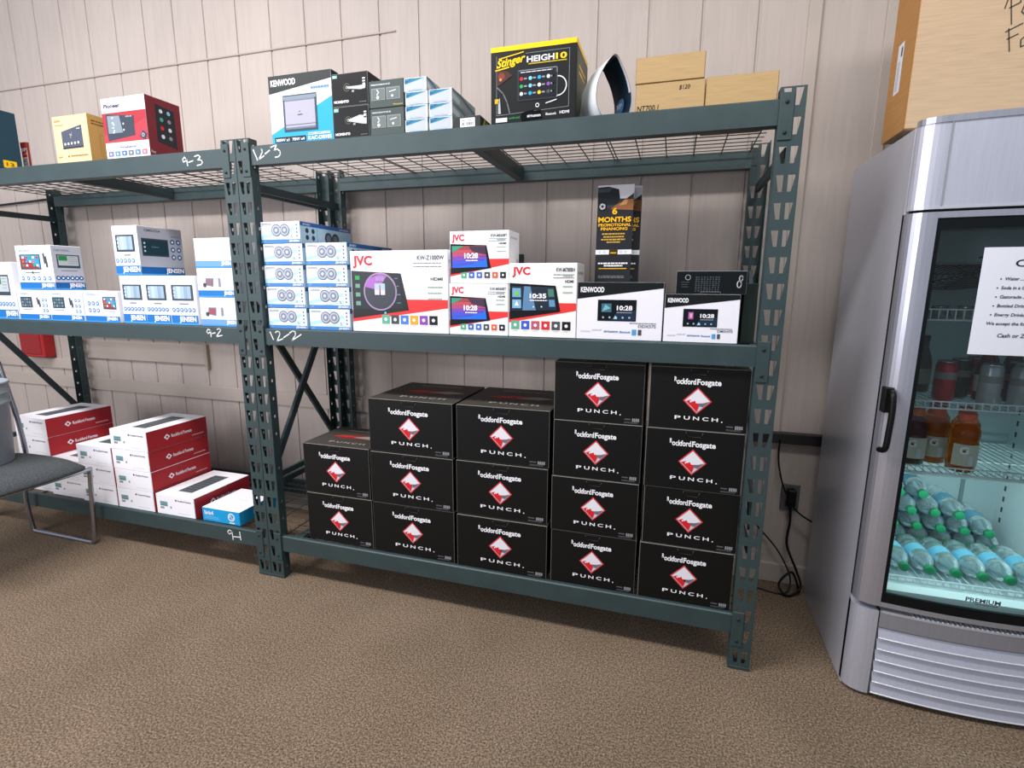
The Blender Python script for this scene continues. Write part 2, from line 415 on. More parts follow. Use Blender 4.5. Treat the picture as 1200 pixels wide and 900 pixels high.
mA = [sh([[(-.245, 1.773), (-.256, 1.780), (-.266, 1.772), (-.262, 1.762), (-.248, 1.768), (-.245, 1.778), (-.243, 1.748)], [(-.236, 1.760), (-.213, 1.765)], [(-.204, 1.780), (-.185, 1.784), (-.174, 1.777), (-.190, 1.766), (-.172, 1.765), (-.166, 1.756), (-.174, 1.748), (-.194, 1.746)]]),
      sh([[(-.211, 1.092), (-.225, 1.096), (-.232, 1.085), (-.225, 1.077), (-.213, 1.086), (-.211, 1.092), (-.211, 1.064)], [(-.203, 1.078), (-.187, 1.082)], [(-.176, 1.096), (-.163, 1.100), (-.156, 1.094), (-.183, 1.066), (-.152, 1.072)]]),
      sh([[(-.204, .180), (-.218, .188), (-.230, .176), (-.220, .166), (-.206, .176), (-.204, .184), (-.202, .143)], [(-.201, .157), (-.163, .160)], [(-.161, .186), (-.158, .147)]])]
make_rack(0, 'dark grey steel shelving rack nearest the drinks cooler, marked 12 on its beams', mB, 'up')
make_rack(-1.9645, 'dark grey steel shelving rack on the left, marked 9 on its beams', mA, 'down')

# ------------------------------------------------------------------ cartons
class Carton:
    def __init__(s, w, d, h, m, em=None, ch=.0015):
        s.mb = MB(); s.w, s.d, s.h = w, d, h; s.mb.box(-w/2, w/2, 0, d, 0, h, m, ch, em)
        s.front = Face(s.mb, (-w/2, 0, 0), (1, 0, 0), (0, 0, 1), w, h)
        s.right = Face(s.mb, (w/2, 0, 0), (0, 1, 0), (0, 0, 1), d, h)
        s.left = Face(s.mb, (-w/2, d, 0), (0, -1, 0), (0, 0, 1), d, h)
        s.top = Face(s.mb, (-w/2, 0, h), (1, 0, 0), (0, 1, 0), w, d)
    def put(s, name, x0, y, z, label, group=None, cat='box', rz=0):
        o = s.mb.build(name, None, (x0+s.w/2, y, z), rz); return tag(o, label, cat, group)
# palette
WH = mat('#f2f1f6', .35); WG = mat('#d9dae2', .4); K = mat('#0b0c0e', .35); K2 = mat('#1b1d20', .4); RED = mat('#d8262c', .4); REDB = mat('#a62b32', .4)
GY = mat('#8d9096', .5); GD = mat('#4a4e55', .5); BLU = mat('#1f74c0', .4); BLD = mat('#1a5b9c', .4); CY = mat('#7cc4e6', .4); ICON = mat('#4a86c8', .4)
YEL = mat('#f2c414', .4); TXT = mat('#5b5e66', .5); GRN = mat('#35a25a', .4); ORG = mat('#e8743a', .4); PUR = mat('#8a4bb0', .4); SKY = mat('#2aa5dc', .35)
Y0 = .02

# --- black subwoofer cartons
def woofer(w, d, h, name='subwoofer_box'):
    c = Carton(w, d, h, mat('#060707', .5, spec=.3), mat('#77746e', .7), .0016)
    f = c.front
    f.text('R', .25, .275, .775, .07, WH, 2, .03); f.text('ockford', .275, .47, .735, .085, WH, 2, .03); f.text('Fosgate', .48, .72, .735, .085, WH, 2, .03)
    k = h/w; cx, cy, r = .495, .475, .215
    dm = lambda rr: [(cx-rr*k, cy), (cx, cy-rr), (cx+rr*k, cy), (cx, cy+rr)]
    f.poly(dm(r), mat('#d53a40', .4), 1); f.poly(dm(r*.88), mat('#c9ccd6', .35), 2)
    rr = r*.86
    f.poly([(cx-rr*k*.95, cy+.0), (cx-.3*rr*k, cy+.62*rr), (cx+.0, cy+rr*.98), (cx+rr*k*.95, cy), (cx+.5*rr*k, cy-.16*rr), (cx, cy-.2*rr)], mat('#e6e4ec', .35), 3)
    f.poly([(cx, cy-.22*rr), (cx+.5*rr*k, cy-.16*rr), (cx+rr*k*.93, cy-.02*rr), (cx+.45*rr*k, cy-.5*rr), (cx+.1*rr*k, cy-.42*rr)], mat('#6f6d78', .35), 4)
    rd = mat('#d3262d', .4)
    f.poly([(cx-rr*k*.9, cy-.04*rr), (cx-.55*rr*k, cy+.1*rr), (cx-.45*rr*k, cy-.12*rr), (cx-.2*rr*k, cy+.02*rr), (cx-.1*rr*k, cy-.2*rr), (cx+.2*rr*k, cy-.2*rr), (cx+.12*rr*k, cy-.55*rr), (cx, cy-.95*rr)], rd, 4)
    f.poly([(cx-.62*rr*k, cy+.0*rr), (cx-.48*rr*k, cy+.02*rr), (cx-.55*rr*k, cy-.2*rr)], WH, 5)
    x = .275
    for ch_, ww in (('P', .07), ('U', .07), ('N', .07), ('C', .07), ('H', .07)):
        f.text(ch_, x, x+ww-.008, .165, .055, WH, 2, .015); x += .094
    f.disc(.752, .162, .010, WH, 2)
    g = mat('#5f6064', .5)
    f.lines(.80, .87, (.085,), .02, g, 2, .1); f.lines(.80, .95, (.045, .03), .008, g, 2, .1)
    for i in range(4): f.rect(.885+i*.02, .06, .90+i*.02, .115, mat('#8b8c90', .5), 2)
    t = c.top; t.rect(.006, .006, .994, .994, mat('#3f3c37', .45), .5)  # grey over the black lid: dust, plus glancing sheen put into the colour
    t.poly([(.18, .45), (.35, .58), (.75, .60), (.92, .52), (.78, .42), (.4, .38)], mat('#7d2a28', .45), 1)
    t.poly([(.5, .47), (.72, .58), (.84, .56), (.93, .52), (.78, .43)], mat('#8d8680', .5), 2)
    t.poly([(.2, .45), (.3, .55), (.6, .53), (.45, .46)], mat('#a8352f', .45), 2)
    x = .3
    for ch_ in 'PUNCH': t.text(ch_, x, x+.08, .16, .06, mat('#9a958e', .5), 2, .02); x += .115
    t.lines(.25, .8, (.8,), .03, mat('#8f8a82', .5), 2, .1)
    f2 = c.right
    f2.text('PUNCH', .3, .7, .2, .07, GD, 2, .02)
    o = c.mb.build(name)
    # the tuck tab that locks the lid, at the top of the front
    tb = MB(); e = mat('#55524d', .7)
    tf = Face(tb, (-w/2, 0, 0), (1, 0, 0), (0, 0, 1), w, h)
    tb.box(-.085*w, .075*w, -.0025, -.0003, h-.105*h, h-.004, mat('#101113', .4), .0006)
    for a, b in (((-.09*w, h-.006), (-.09*w+.006, h-.1*h)), ((-.09*w+.006, h-.1*h), (.085*w-.006, h-.105*h)), ((.085*w-.006, h-.105*h), (.085*w, h-.006))):
        tb.bar((a[0], -.0015, a[1]), (b[0], -.0015, b[1]), .0018, .0018, e, (0, 1, 0))
    tb.build('tuck_tab', o)
    return o
ZB = .201
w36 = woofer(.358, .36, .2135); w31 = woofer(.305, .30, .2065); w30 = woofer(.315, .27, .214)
cols = [(.192, 2, w30, .217, 'the shortest stack beside the marked post', ['top', 'bottom'], .315),
        (.520, 3, w36, .2165, 'the second stack from the left', ['top', 'middle', 'bottom'], .358),
        (.889, 3, w36, .2165, 'the third stack from the left', ['top', 'middle', 'bottom'], .358),
        (1.263, 4, w31, .2065, 'the tall fourth stack', ['topmost', 'second from top', 'third from top', 'bottom'], .305),
        (1.584, 4, w31, .2065, 'the last stack by the right post', ['topmost', 'second from top', 'third from top', 'bottom'], .305)]
used = set()
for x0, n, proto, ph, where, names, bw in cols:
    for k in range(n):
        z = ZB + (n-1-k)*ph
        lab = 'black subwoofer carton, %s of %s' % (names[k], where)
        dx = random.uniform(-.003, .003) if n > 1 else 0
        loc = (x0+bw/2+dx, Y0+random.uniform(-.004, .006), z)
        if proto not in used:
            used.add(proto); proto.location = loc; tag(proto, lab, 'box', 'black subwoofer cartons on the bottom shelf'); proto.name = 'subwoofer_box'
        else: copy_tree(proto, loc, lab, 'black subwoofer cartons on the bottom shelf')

# --- white and red amplifier cartons on the left bottom shelf
def amp(w, d, h):
    c = Carton(w, d, h, WH, WG)
    f = c.front
    f.rect(.10, .42, .30, .66, mat('#8fb5b8', .5), 1); f.lines(.11, .29, (.58, .5, .44), .04, mat('#5a7a80', .5), 2, .05)
    f.rect(.10, .28, .20, .38, GY, 1); f.rect(.36, .34, .40, .44, GY, 1)
    f.poly([(.50, .78), (.53, .72), (.56, .78), (.53, .84)], GD, 1); f.text('Rockford Fosgate', .58, .92, .74, .08, GD, 1, .02)
    f.lines(.55, .9, (.14,), .03, WG, 1)
    r = c.right; r.rect(0.006, 0.0, .994, .985, REDB, 1)
    r.poly([(.26, .5), (.31, .35), (.36, .5), (.31, .65)], WH, 2); r.disc(.31, .5, .06, REDB, 3)
    r.text('Rockford Fosgate', .38, .72, .42, .16, WH, 2, .02)
    r.lines(.72, .93, (.18,), .05, mat('#e8b7b8', .5), 2, .05)
    t = c.top; t.rect(.32, .16, .70, .82, mat('#5e6a6e', .4), 1); t.rect(.36, .20, .66, .78, mat('#3e484c', .4), 2)
    for i in range(8): t.rect(.38, .22+i*.07, .64, .24+i*.07, mat('#6c787c', .4), 3)
    return c
a1 = amp(.233, .335, .099).mb.build('amplifier_box'); first = [True]
def place_amp(x0, z, lab, y=Y0):
    loc = (x0+.1165, y, z); g = 'white and red amplifier cartons on the bottom shelf'
    if first[0]: first[0] = False; a1.location = loc; tag(a1, lab, 'box', g)
    else: copy_tree(a1, loc, lab, g)
for k, nm in enumerate(['bottom', 'third from top', 'second from top', 'top']):
    place_amp(-.918+.002*(k % 2), ZB+.0995*k, 'white amplifier carton with red side, %s of the four-high stack' % nm)
place_amp(-.668, ZB, 'white amplifier carton with red side, lying alone to the right of the stacks')
for k, nm in enumerate(['bottom', 'middle', 'top']):
    place_amp(-1.160, ZB+.0993*k, 'white amplifier carton, %s of the three-high stack left of the tallest one' % nm)
    if k < 2: place_amp(-1.398, ZB+.0993*k, 'white amplifier carton, %s of the two partly hidden by the chair seat' % ('lower', 'upper')[k], Y0+.01)
for k, nm in enumerate(['bottom', 'third from top', 'second from top', 'top']):
    place_amp(-1.636, ZB+.0993*k, 'white amplifier carton with red side, %s of the leftmost stack behind the bucket' % nm, .045)
c = Carton(.215, .235, .064, mat('#1f9bd6', .35)); c.top.rect(.0, .0, 1, 1, WH, 1)
c.front.text('link4', .06, .3, .5, .3, WH, 1, .02); c.front.lines(.06, .5, (.2, .32), .05, CY, 1)
c.front.ring(.78, .55, .3, .22, WH, 1); c.front.stroke([(.70, .4), (.76, .7), (.80, .4), (.86, .6)], .003, WH, 2); c.front.rect(.72, .08, .86, .16, WH, 1)
c.right.text('link4', .35, .75, .4, .3, mat('#bfe2f2', .4), 1, .02)
c.top.lines(.4, .75, (.5,), .02, WG, 2)
c.put('accessory_box', -.395, Y0+.005, ZB, 'flat white box with blue sides beside the marked post', None)

# --- white and blue stereo cartons, middle shelf of the left rack
def icons(f, xs, y, r=.05, m=ICON, h=None):
    for x in xs: f.disc(x, y, r, m, 2, 14); f.disc(x, y, r*.45, WH, 3, 8)
def screen(f, x0, y0, x1, y1, style=0):
    f.rect(x0, y0, x1, y1, mat('#3c4a56', .3), 2); a, b = x1-x0, y1-y0
    if style == 0:
        for i, h_ in enumerate(('#9fb6c8', '#b8cbd8', '#a9bccb', '#8ca7bb', '#9db3c6')): f.rect(x0+a*(.1+.16*i), y0+b*.12, x0+a*(.26+.16*i), y0+b*.9, mat(h_, .3), 3)
        for i in range(3): f.disc(x0+a*.12, y0+b*(.3+.22*i), b*.05, WH, 4, 8)
    elif style == 1:
        f.poly([(x0+a*.04, y0+b*.06), (x0+a*.96, y0+b*.06), (x0+a*.04, y0+b*.94)], mat('#8d3a4a', .3), 3); f.poly([(x0+a*.96, y0+b*.06), (x0+a*.96, y0+b*.94), (x0+a*.04, y0+b*.94)], mat('#3a9ac4', .3), 3)
        cs = [GRN, ORG, WH, SKY, RED, WH]
        for i in range(5):
            for j in range(3): f.rect(x0+a*(.12+.17*i), y0+b*(.2+.26*j), x0+a*(.22+.17*i), y0+b*(.34+.26*j), cs[(i*2+j) % 6], 4)
    elif style == 2:
        for i in range(4):
            for j in range(3): f.rect(x0+a*(.1+.21*i), y0+b*(.12+.28*j), x0+a*(.24+.21*i), y0+b*(.3+.28*j), mat(('#6f8a98', '#8aa0aa', '#5a737f')[(i+j) % 3], .3), 3)
    elif style == 3:
        f.rect(x0+a*.06, y0+b*.18, x0+a*.94, y0+b*.92, mat('#b9c4c8', .3), 3); f.rect(x0+a*.08, y0+b*.55, x0+a*.45, y0+b*.9, mat('#2b8a4d', .3), 4)
        f.lines(x0+a*.5, x0+a*.9, (y0+b*.35, y0+b*.5, y0+b*.65, y0+b*.8), b*.03, GY, 4)
    elif style == 4:
        f.rect(x0+a*.04, y0+b*.08, x0+a*.96, y0+b*.92, mat('#1f3b45', .3), 3)
        for i in range(3): f.disc(x0+a*.1, y0+b*(.28+.22*i), b*.06, mat('#bcd6de', .3), 4, 8)
        f.lines(x0+a*.35, x0+a*.65, (y0+b*.5,), b*.05, mat('#5f8a94', .3), 4)
def remote(f, x, y, m=GD): f.poly([(x, y), (x+.05, y+.02), (x+.03, y+.25), (x-.02, y+.23)], m, 2); f.poly([(x+.05, y-.08), (x+.1, y-.06), (x+.08, y+.18), (x+.03, y+.16)], m, 3)
def band(f, h=.17, txt=(.62, .97), m=BLU):
    f.rect(0.004, 0.004, .996, h, m, 1); f.rect(.004, .004, .996, h*.22, mat('#3f95dc', .4), 2); f.text('JENSEN', txt[0], txt[1], h*.38, h*.48, WH, 3, .04)
JM = mat('#eeeff6', .35)
GJ = 'white and blue car stereo cartons on the middle shelf'
ZM = 1.108
def jput(c, x0, z, lab, y=Y0): return c.put('stereo_box', x0, y, z, lab, GJ)
# tall one cut by the frame edge
c = Carton(.24, .035+.1, .275, JM); band(c.front, .17, (.62, .98)); screen(c.front, .45, .42, .86, .78, 3); icons(c.front, (.5, .6, .7, .8, .9), .27, .04); c.front.text('CMR6772HD', .1, .6, .9, .04, ICON, 2)
jput(c, -1.656, ZM, 'white and blue stereo carton, the tall one at the far left of the shelf')
c = Carton(.240, .133, .205, JM)
f = c.front; band(f); screen(f, .10, .46, .68, .80, 1); f.text('CAR710WXL', .07, .42, .86, .045, ICON, 2); f.lines(.5, .9, (.87,), .03, WG, 2); remote(f, .78, .58); f.rect(.2, .385, .62, .40, GD, 2); f.disc(.42, .39, .03, GD, 2, 10); icons(f, (.12, .27, .43, .58, .73, .88), .26, .05)
f = c.right; f.rect(0.01, .17, .99, .99, mat('#b9bdc8', .4), 1); band(f, .17, (.45, .95), BLD); screen(f, .15, .50, .90, .80, 3); f.text('CAR710WXL', .1, .6, .87, .05, TXT, 2); f.rect(.25, .43, .8, .44, GD, 2); icons(f, (.13, .28, .43, .58, .73, .88), .27, .05, BLD)
jput(c, -1.370, 1.2525, 'white and blue stereo carton with colourful app screen, topmost on the left end')
for i, (x0, sty, lab) in enumerate(((-1.406, 2, 'low white and blue stereo carton under the left part of the app-screen carton'), (-1.187, 2, 'low white and blue stereo carton under the right part of the app-screen carton'), (-.962, 1, 'low white and blue stereo carton with red app screen on its right half'))):
    c = Carton(.217, .12 if i < 2 else .05, .142, JM); f = c.front; band(f, .2, (.62, .93))
    f.text('CAR5009WXL', .08, .4, .86, .05, ICON, 2); f.lines(.5, .92, (.86,), .03, WG, 2)
    if i < 2:
        screen(f, .09, .42, .46, .78, 2); remote(f, .62, .52); f.rect(.15, .35, .42, .365, GD, 2)
        icons(f, (.80, .90), .68, .055); icons(f, (.80, .90), .5, .055); icons(f, (.80, .90), .33, .055)
    else:
        screen(f, .56, .42, .93, .82, 1); f.rect(.6, .35, .9, .365, GD, 2)
        for yy in (.6, .38): icons(f, (.16, .28, .40), yy, .07)
    jput(c, x0, ZM, lab)
c = Carton(.146, .216, .212, JM)
f = c.front; band(f, .2, (.28, .98)); screen(f, .12, .48, .86, .82, 0); f.text('CMR2724', .3, .78, .9, .04, WG, 2); f.lines(.4, .7, (.4,), .03, GY, 2); icons(f, (.1, .26, .42, .58, .74), .30, .045)
f = c.right; f.rect(.004, .18, .998, .995, mat('#a9adb8', .45), 1); band(f, .18, (.55, .97), BLD); screen(f, .07, .40, .66, .76, 4); f.text('CMR2724', .15, .5, .9, .045, TXT, 2, .02); f.text('Bluetooth', .74, .94, .82, .03, TXT, 2)
for yy in (.72, .56, .40): icons(f, (.76, .90), yy, .055, mat('#2f5f8c', .4))
jput(c, -.730, 1.3185, 'white stereo carton with grey printed side, standing on top of the middle pair')
for x0, lab in ((-.722, 'left one of the white and blue stereo cartons under the grey-sided carton'), (-.582, 'right one of the pair of white and blue stereo cartons under the grey-sided carton'), (-.440, 'single white and blue stereo carton just left of the three flat cartons')):
    c = Carton(.139 if x0 < -.5 else .148, .14 if x0 < -.5 else .06, .209, JM); f = c.front; band(f, .2, (.3, .93)); screen(f, .10, .50, .90, .82, 0); f.text('CMR2724', .3, .8, .9, .035, WG, 2); f.lines(.35, .7, (.42,), .03, GY, 2); icons(f, (.12, .27, .42, .57, .72, .87), .31, .045)
    jput(c, x0, ZM, lab)
for k, nm in enumerate(('lowest', 'middle', 'topmost')):
    c = Carton(.190, .16, .1195, JM); f = c.front; band(f, .24, (.72, .98), mat('#6f9ede', .4) if k != 1 else BLU)
    if k < 2:
        cc = mat('#8a6a78', .4) if k else mat('#a0525e', .4); f.poly([(.22, .42), (.44, .36), (.46, .66), (.24, .66)], mat('#7c8494', .4), 2); f.poly([(.25, .45), (.42, .40), (.43, .62), (.26, .62)], cc, 3); f.disc(.2, .42, .08, GD, 2, 12)
        f.rect(.58, .36, .65, .66, mat('#8a8e98', .4), 2); f.lines(.75, .95, (.6, .5, .4), .02, WG, 2)
    else:
        f.ring(.33, .5, .13, .12, WG, 2); f.rect(.25, .42, .43, .43, mat('#e2b9a0', .4), 2); f.rect(.55, .38, .62, .64, WG, 2)
    f.lines(.1, .35, (.84,), .03, WG, 2)
    jput(c, -.277, ZM+.1205*k, 'white and blue video player carton, %s of three beside the marked post' % nm)

# --- speaker cartons, two stacks
def speaker(w, d, h, name):
    c = Carton(w, d, h, mat('#e3ebf6', .3)); f = c.front
    f.rect(.003, .003, .997, .17, mat('#3f7fc4', .35), 1); f.text('JENSEN', .72, .97, .05, .08, WH, 2, .03); f.text('50', .05, .12, .05, .09, CY, 2)
    f.poly([(0.01, .36), (.86, .74), (.86, .58), (0.01, .20)], mat('#a9dcf0', .35), 1); f.poly([(.3, .2), (.86, .45), (.86, .25), (.55, .18)], mat('#c5e8f5', .35), 1)
    f.lines(.05, .3, (.9, .84), .03, GY, 2); f.rect(.86, .2, .862, .97, CY, 2)
    for i in range(4): f.disc(.925, .32+.17*i, .045, mat('#4f6fa0', .4), 2, 8)
    for cx in (.41, .62):
        f.disc(cx, .60, .29, mat('#6d7684', .4), 2, 24); f.disc(cx, .60, .24, mat('#b4bac8', .4), 3, 24); f.disc(cx, .60, .17, mat('#7d8698', .4), 4, 20); f.disc(cx, .60, .08, mat('#c9cedb', .4), 5, 14)
    f.rect(.47, .88, .56, .99, mat('#c2cbd6', .3), 2); f.text('5', .76, .81, .25, .12, GY, 3)
    r = c.right; r.rect(.003, .80, .997, .995, mat('#2c5f9e', .4), 1); r.rect(.003, .003, .997, .80, mat('#a9c6d6', .4), 1); r.poly([(.4, .1), (.99, .5), (.99, .25), (.7, .05)], mat('#8fd0e6', .4), 2)
    for i in range(2):
        for j in range(2): r.disc(.12+.11*i, .28+.32*j, .12, mat('#2b3a4a', .4), 3, 12)
    for cx in (.52, .66): r.disc(cx, .35, .30, mat('#39424c', .4), 3, 20); r.disc(cx, .35, .18, mat('#6a7480', .4), 4, 16)
    r.rect(.30, .03, .31, .78, mat('#6fb0d0', .4), 3); r.text('JENSEN', .05, .18, .85, .08, WH, 2)
    r.text('JENSEN', .75, .95, .85, .08, WH, 2)
    return c.mb.build(name)
s1 = speaker(.184, .335, .081, 'speaker_box'); s1['category'] = 'box'
g = 'white and blue speaker cartons in two stacks'
nm5 = ['bottom', 'fourth from top', 'third from top', 'second from top', 'top']
for k in range(5):
    loc = (.163+(0.003, .002, .0, .003, -.002)[k], Y0, ZM+.0835*k); lab = 'white and blue speaker carton, %s of the five-high stack beside the post' % nm5[k]
    if k == 0: s1.location = loc; tag(s1, lab, 'box', g)
    else: copy_tree(s1, loc, lab, g)
for k in range(4): copy_tree(s1, (.364+(.0, .002, -.002, .001)[k], Y0, ZM+.0835*k), 'white and blue speaker carton, %s of the four-high stack' % nm5[1:][k] if k else 'white and blue speaker carton, bottom of the four-high stack', g)

# --- large white, red and black stereo cartons
def jvc(w, d, h, model, scr, clock, y_wedge, name, lab, x0, z, icons6, logo=(.03, .23, .83, .10), scr_box=None, mat0=WH, y=Y0):
    c = Carton(w, d, h, mat0, WG); f = c.front
    f.text('JVC', *logo, mat('#d8303a', .4), 2, .035)
    f.text(model, .70, .965, .885 if h > .2 else .88, .05, TXT, 2, .02); f.lines(.66, .965, (.84, .80), .012, GY, 2, .1)
    sx0, sx1, st, sb = scr_box
    # red wedge running from left bottom up to the right
    f.poly([(.004, sb-.045), (.996, y_wedge+.03), (.996, y_wedge+.13), (.50, y_wedge+.13), (.004, sb+.1)], mat('#e43c3c', .4), 1)
    f.poly([(sx0, sb), (sx1, sb+.115), (sx1-.075, st-.035), (sx0, st)], mat('#17191d', .25), 3)
    ix0, ix1 = sx0+.03, sx1-.055; a = ix1-ix0; ib = sb+.12; it = st-.04; b = it-ib
    P = lambda u, v: (ix0+u*a*(1-.06*v) , ib + v*b + u*.03*(1-2*v)*.5)
    def poly(pts, m_, l): f.poly([P(u, v) for u, v in pts], m_, l)
    def txt(t, u0, u1, v, hh): f.text(t, P(u0, v)[0], P(u1, v)[0], P(u0, v)[1], hh*b, WH, 6, .04)
    if scr == 'nebula':
        for i, hx in enumerate(('#3a5ed0', '#4f58d0', '#7a4fb4', '#b04f80', '#c2505c', '#9c4a4e')): poly([(0, i/6), (1, i/6+.04), (1, (i+1)/6+.02), (0, (i+1)/6)], mat(hx, .3), 4)
        poly([(0, .0), (.5, .12), (1, .4), (1, 0)], mat('#2f6fe0', .3), 5); poly([(.0, .7), (.35, 1), (0, 1)], mat('#3f9a7c', .3), 5); poly([(.6, .75), (1, .6), (1, 1), (.5, 1)], mat('#45384a', .3), 5)
        txt(clock, .36, .76, .44, .22); f.lines(P(.4, .3)[0], P(.75, .3)[0], (P(.4, .3)[1],), b*.05, WH, 6, .05)
    elif scr == 'blue':
        poly([(0, 0), (1, 0), (1, 1), (0, 1)], mat('#27323e', .3), 4); poly([(.25, 0), (.55, 0), (.45, 1), (.3, 1)], mat('#5f86ac', .3), 5)
        poly([(.02, .55), (.22, .55), (.22, .92), (.02, .92)], mat('#6fa9cf', .3), 5); poly([(.08, .62), (.17, .62), (.17, .8), (.08, .8)], mat('#7fbf4a', .3), 6)
        poly([(.02, .1), (.22, .1), (.22, .45), (.02, .45)], mat('#7fb3d8', .3), 5); poly([(.07, .2), (.17, .2), (.12, .4)], WH, 6)
        poly([(.85, .58), (.98, .58), (.98, .92), (.85, .92)], mat('#4a7f6c', .3), 5); poly([(.85, .15), (.98, .15), (.98, .45), (.85, .45)], mat('#5f93ba', .3), 5)
        txt(clock, .42, .80, .52, .17); f.lines(P(.42, .4)[0], P(.82, .4)[0], (P(.42, .40)[1],), b*.04, WH, 6, .05)
        for u in (.5, .68): f.disc(*P(u, .15), .010, WH, 6, 8)
    else:
        poly([(0, 0), (1, 0), (1, 1), (0, 1)], mat('#232a30', .3), 4)
        k = h/w
        cx, cy = P(.55, .5)
        f.disc(cx, cy, .235, mat('#a58ab0', .3), 5, 32); f.disc(cx, cy, .215, mat('#3a4048', .3), 6, 32); f.poly([(cx-.215*k, cy+.06), (cx-.15*k, cy+.16), (cx, cy+.215), (cx+.1*k, cy+.19), (cx-.02, cy+.02)], mat('#a868c0', .3), 7)
        f.rect(cx-.055, cy-.04, cx+.055, cy+.10, mat('#a9c4d0', .3), 8); f.rect(cx-.055, cy-.04, cx+.055, cy+.02, mat('#d8cfd4', .3), 9); f.rect(cx-.004, cy-.04, cx+.006, cy+.08, mat('#c2505c', .3), 9); f.text('888', cx-.04, cx+.05, cy+.13, .05, mat('#b9a0cc', .4), 9, .02)
        for v in (.15, .4, .65, .88):
            f.rect(P(.02, v)[0], P(.02, v)[1]-.02, P(.12, v)[0], P(.12, v)[1]+.03, GRN if v > .8 else mat('#70a08c', .4), 5)
            f.lines(P(.88, v)[0], P(.97, v)[0], (P(.9, v)[1],), .012, mat('#6f8a90', .4), 5)
        f.disc(sx0+.35, sb+.075, .016, mat('#4ac0e0', .3), 5, 12)
    ic = icons6; n = len(ic)
    for i, m_ in enumerate(ic):
        xx = logo[0] + .20 + i*(.66-.0)/(n-1) if h < .2 else (.36+i*.098 if scr == 'ring' else .10+i*.152)
        s_ = .055 if scr == 'ring' else .058; kk = h/w
        xx = min(xx, .9); f.rect(xx-s_*kk, .105, xx+s_*kk, .105+2*s_, m_, 2); f.disc(xx, .105+s_, s_*.4, WH, 3, 10); f.lines(xx-.035, xx+.035, (.085,), .01, WG, 2, .05)
    f.text('HDMI', .83, .95, .64 if scr == 'ring' else .74, .035, TXT, 2, .03); f.lines(.80, .95, (.55, .48, .41) if scr == 'ring' else (.82, .68, .60), .02, mat('#9fb6a8', .5), 2, .1)
    r = c.right; r.text(model, .1, .8, .85, .04, GY, 1)
    r.rect(.3, .05, .9, .3, WG, 1)
    return c.put(name, x0, y, z, lab, 'white and red stereo cartons on the middle shelf of the right rack')
ic1 = [mat('#5fae90', .4), GD, mat('#4a7fd0', .4), mat('#e0a52a', .4), PUR, K2]
jvc(.400, .05, .299, 'KW-Z1000W', 'ring', '', .28, 'stereo_box', 'large white stereo carton with a round purple dial on its screen picture', .469, ZM, ic1, (.03, .235, .83, .105), (.01, .605, .76, .165))
ic2 = [mat('#4fae80', .4), mat('#3f6fc4', .4), mat('#4a6fd0', .4), GD, mat('#e0603a', .4), K2]
jvc(.220, .12, .1790, 'KW-M560BT', 'nebula', '10:28', .34, 'stereo_box', 'white stereo carton with a red and blue 10:28 screen, upper of the two', .878, ZM+.1815, ic2, (.04, .25, .82, .11), (.012, .70, .76, .18))
jvc(.222, .12, .1810, 'KW-M560BT', 'nebula', '10:28', .34, 'stereo_box', 'white stereo carton with a red and blue 10:28 screen, lower of the two', .873, ZM, ic2, (.04, .25, .82, .11), (.012, .70, .76, .18))
ic3 = [mat('#5fae90', .4), mat('#3f5fc4', .4), mat('#b85a6a', .4), mat('#d8303a', .4), GD, K2]
jvc(.237, .138, .250, 'KW-M788BH', 'blue', '10:35', .34, 'stereo_box', 'white stereo carton with a large 10:35 screen picture', 1.0975, ZM, ic3, (.05, .32, .85, .095), (.012, .77, .735, .24), mat('#ecebe8', .4))
mb = MB(); mb.box(0, .018, 0, .012, 0, .035, K2, .002)
tag(mb.build('stereo_bracket', None, (1.108, .10, ZM+.25)), 'small black plastic piece behind the 10:35 carton, beside the upper 10:28 carton', 'bracket')

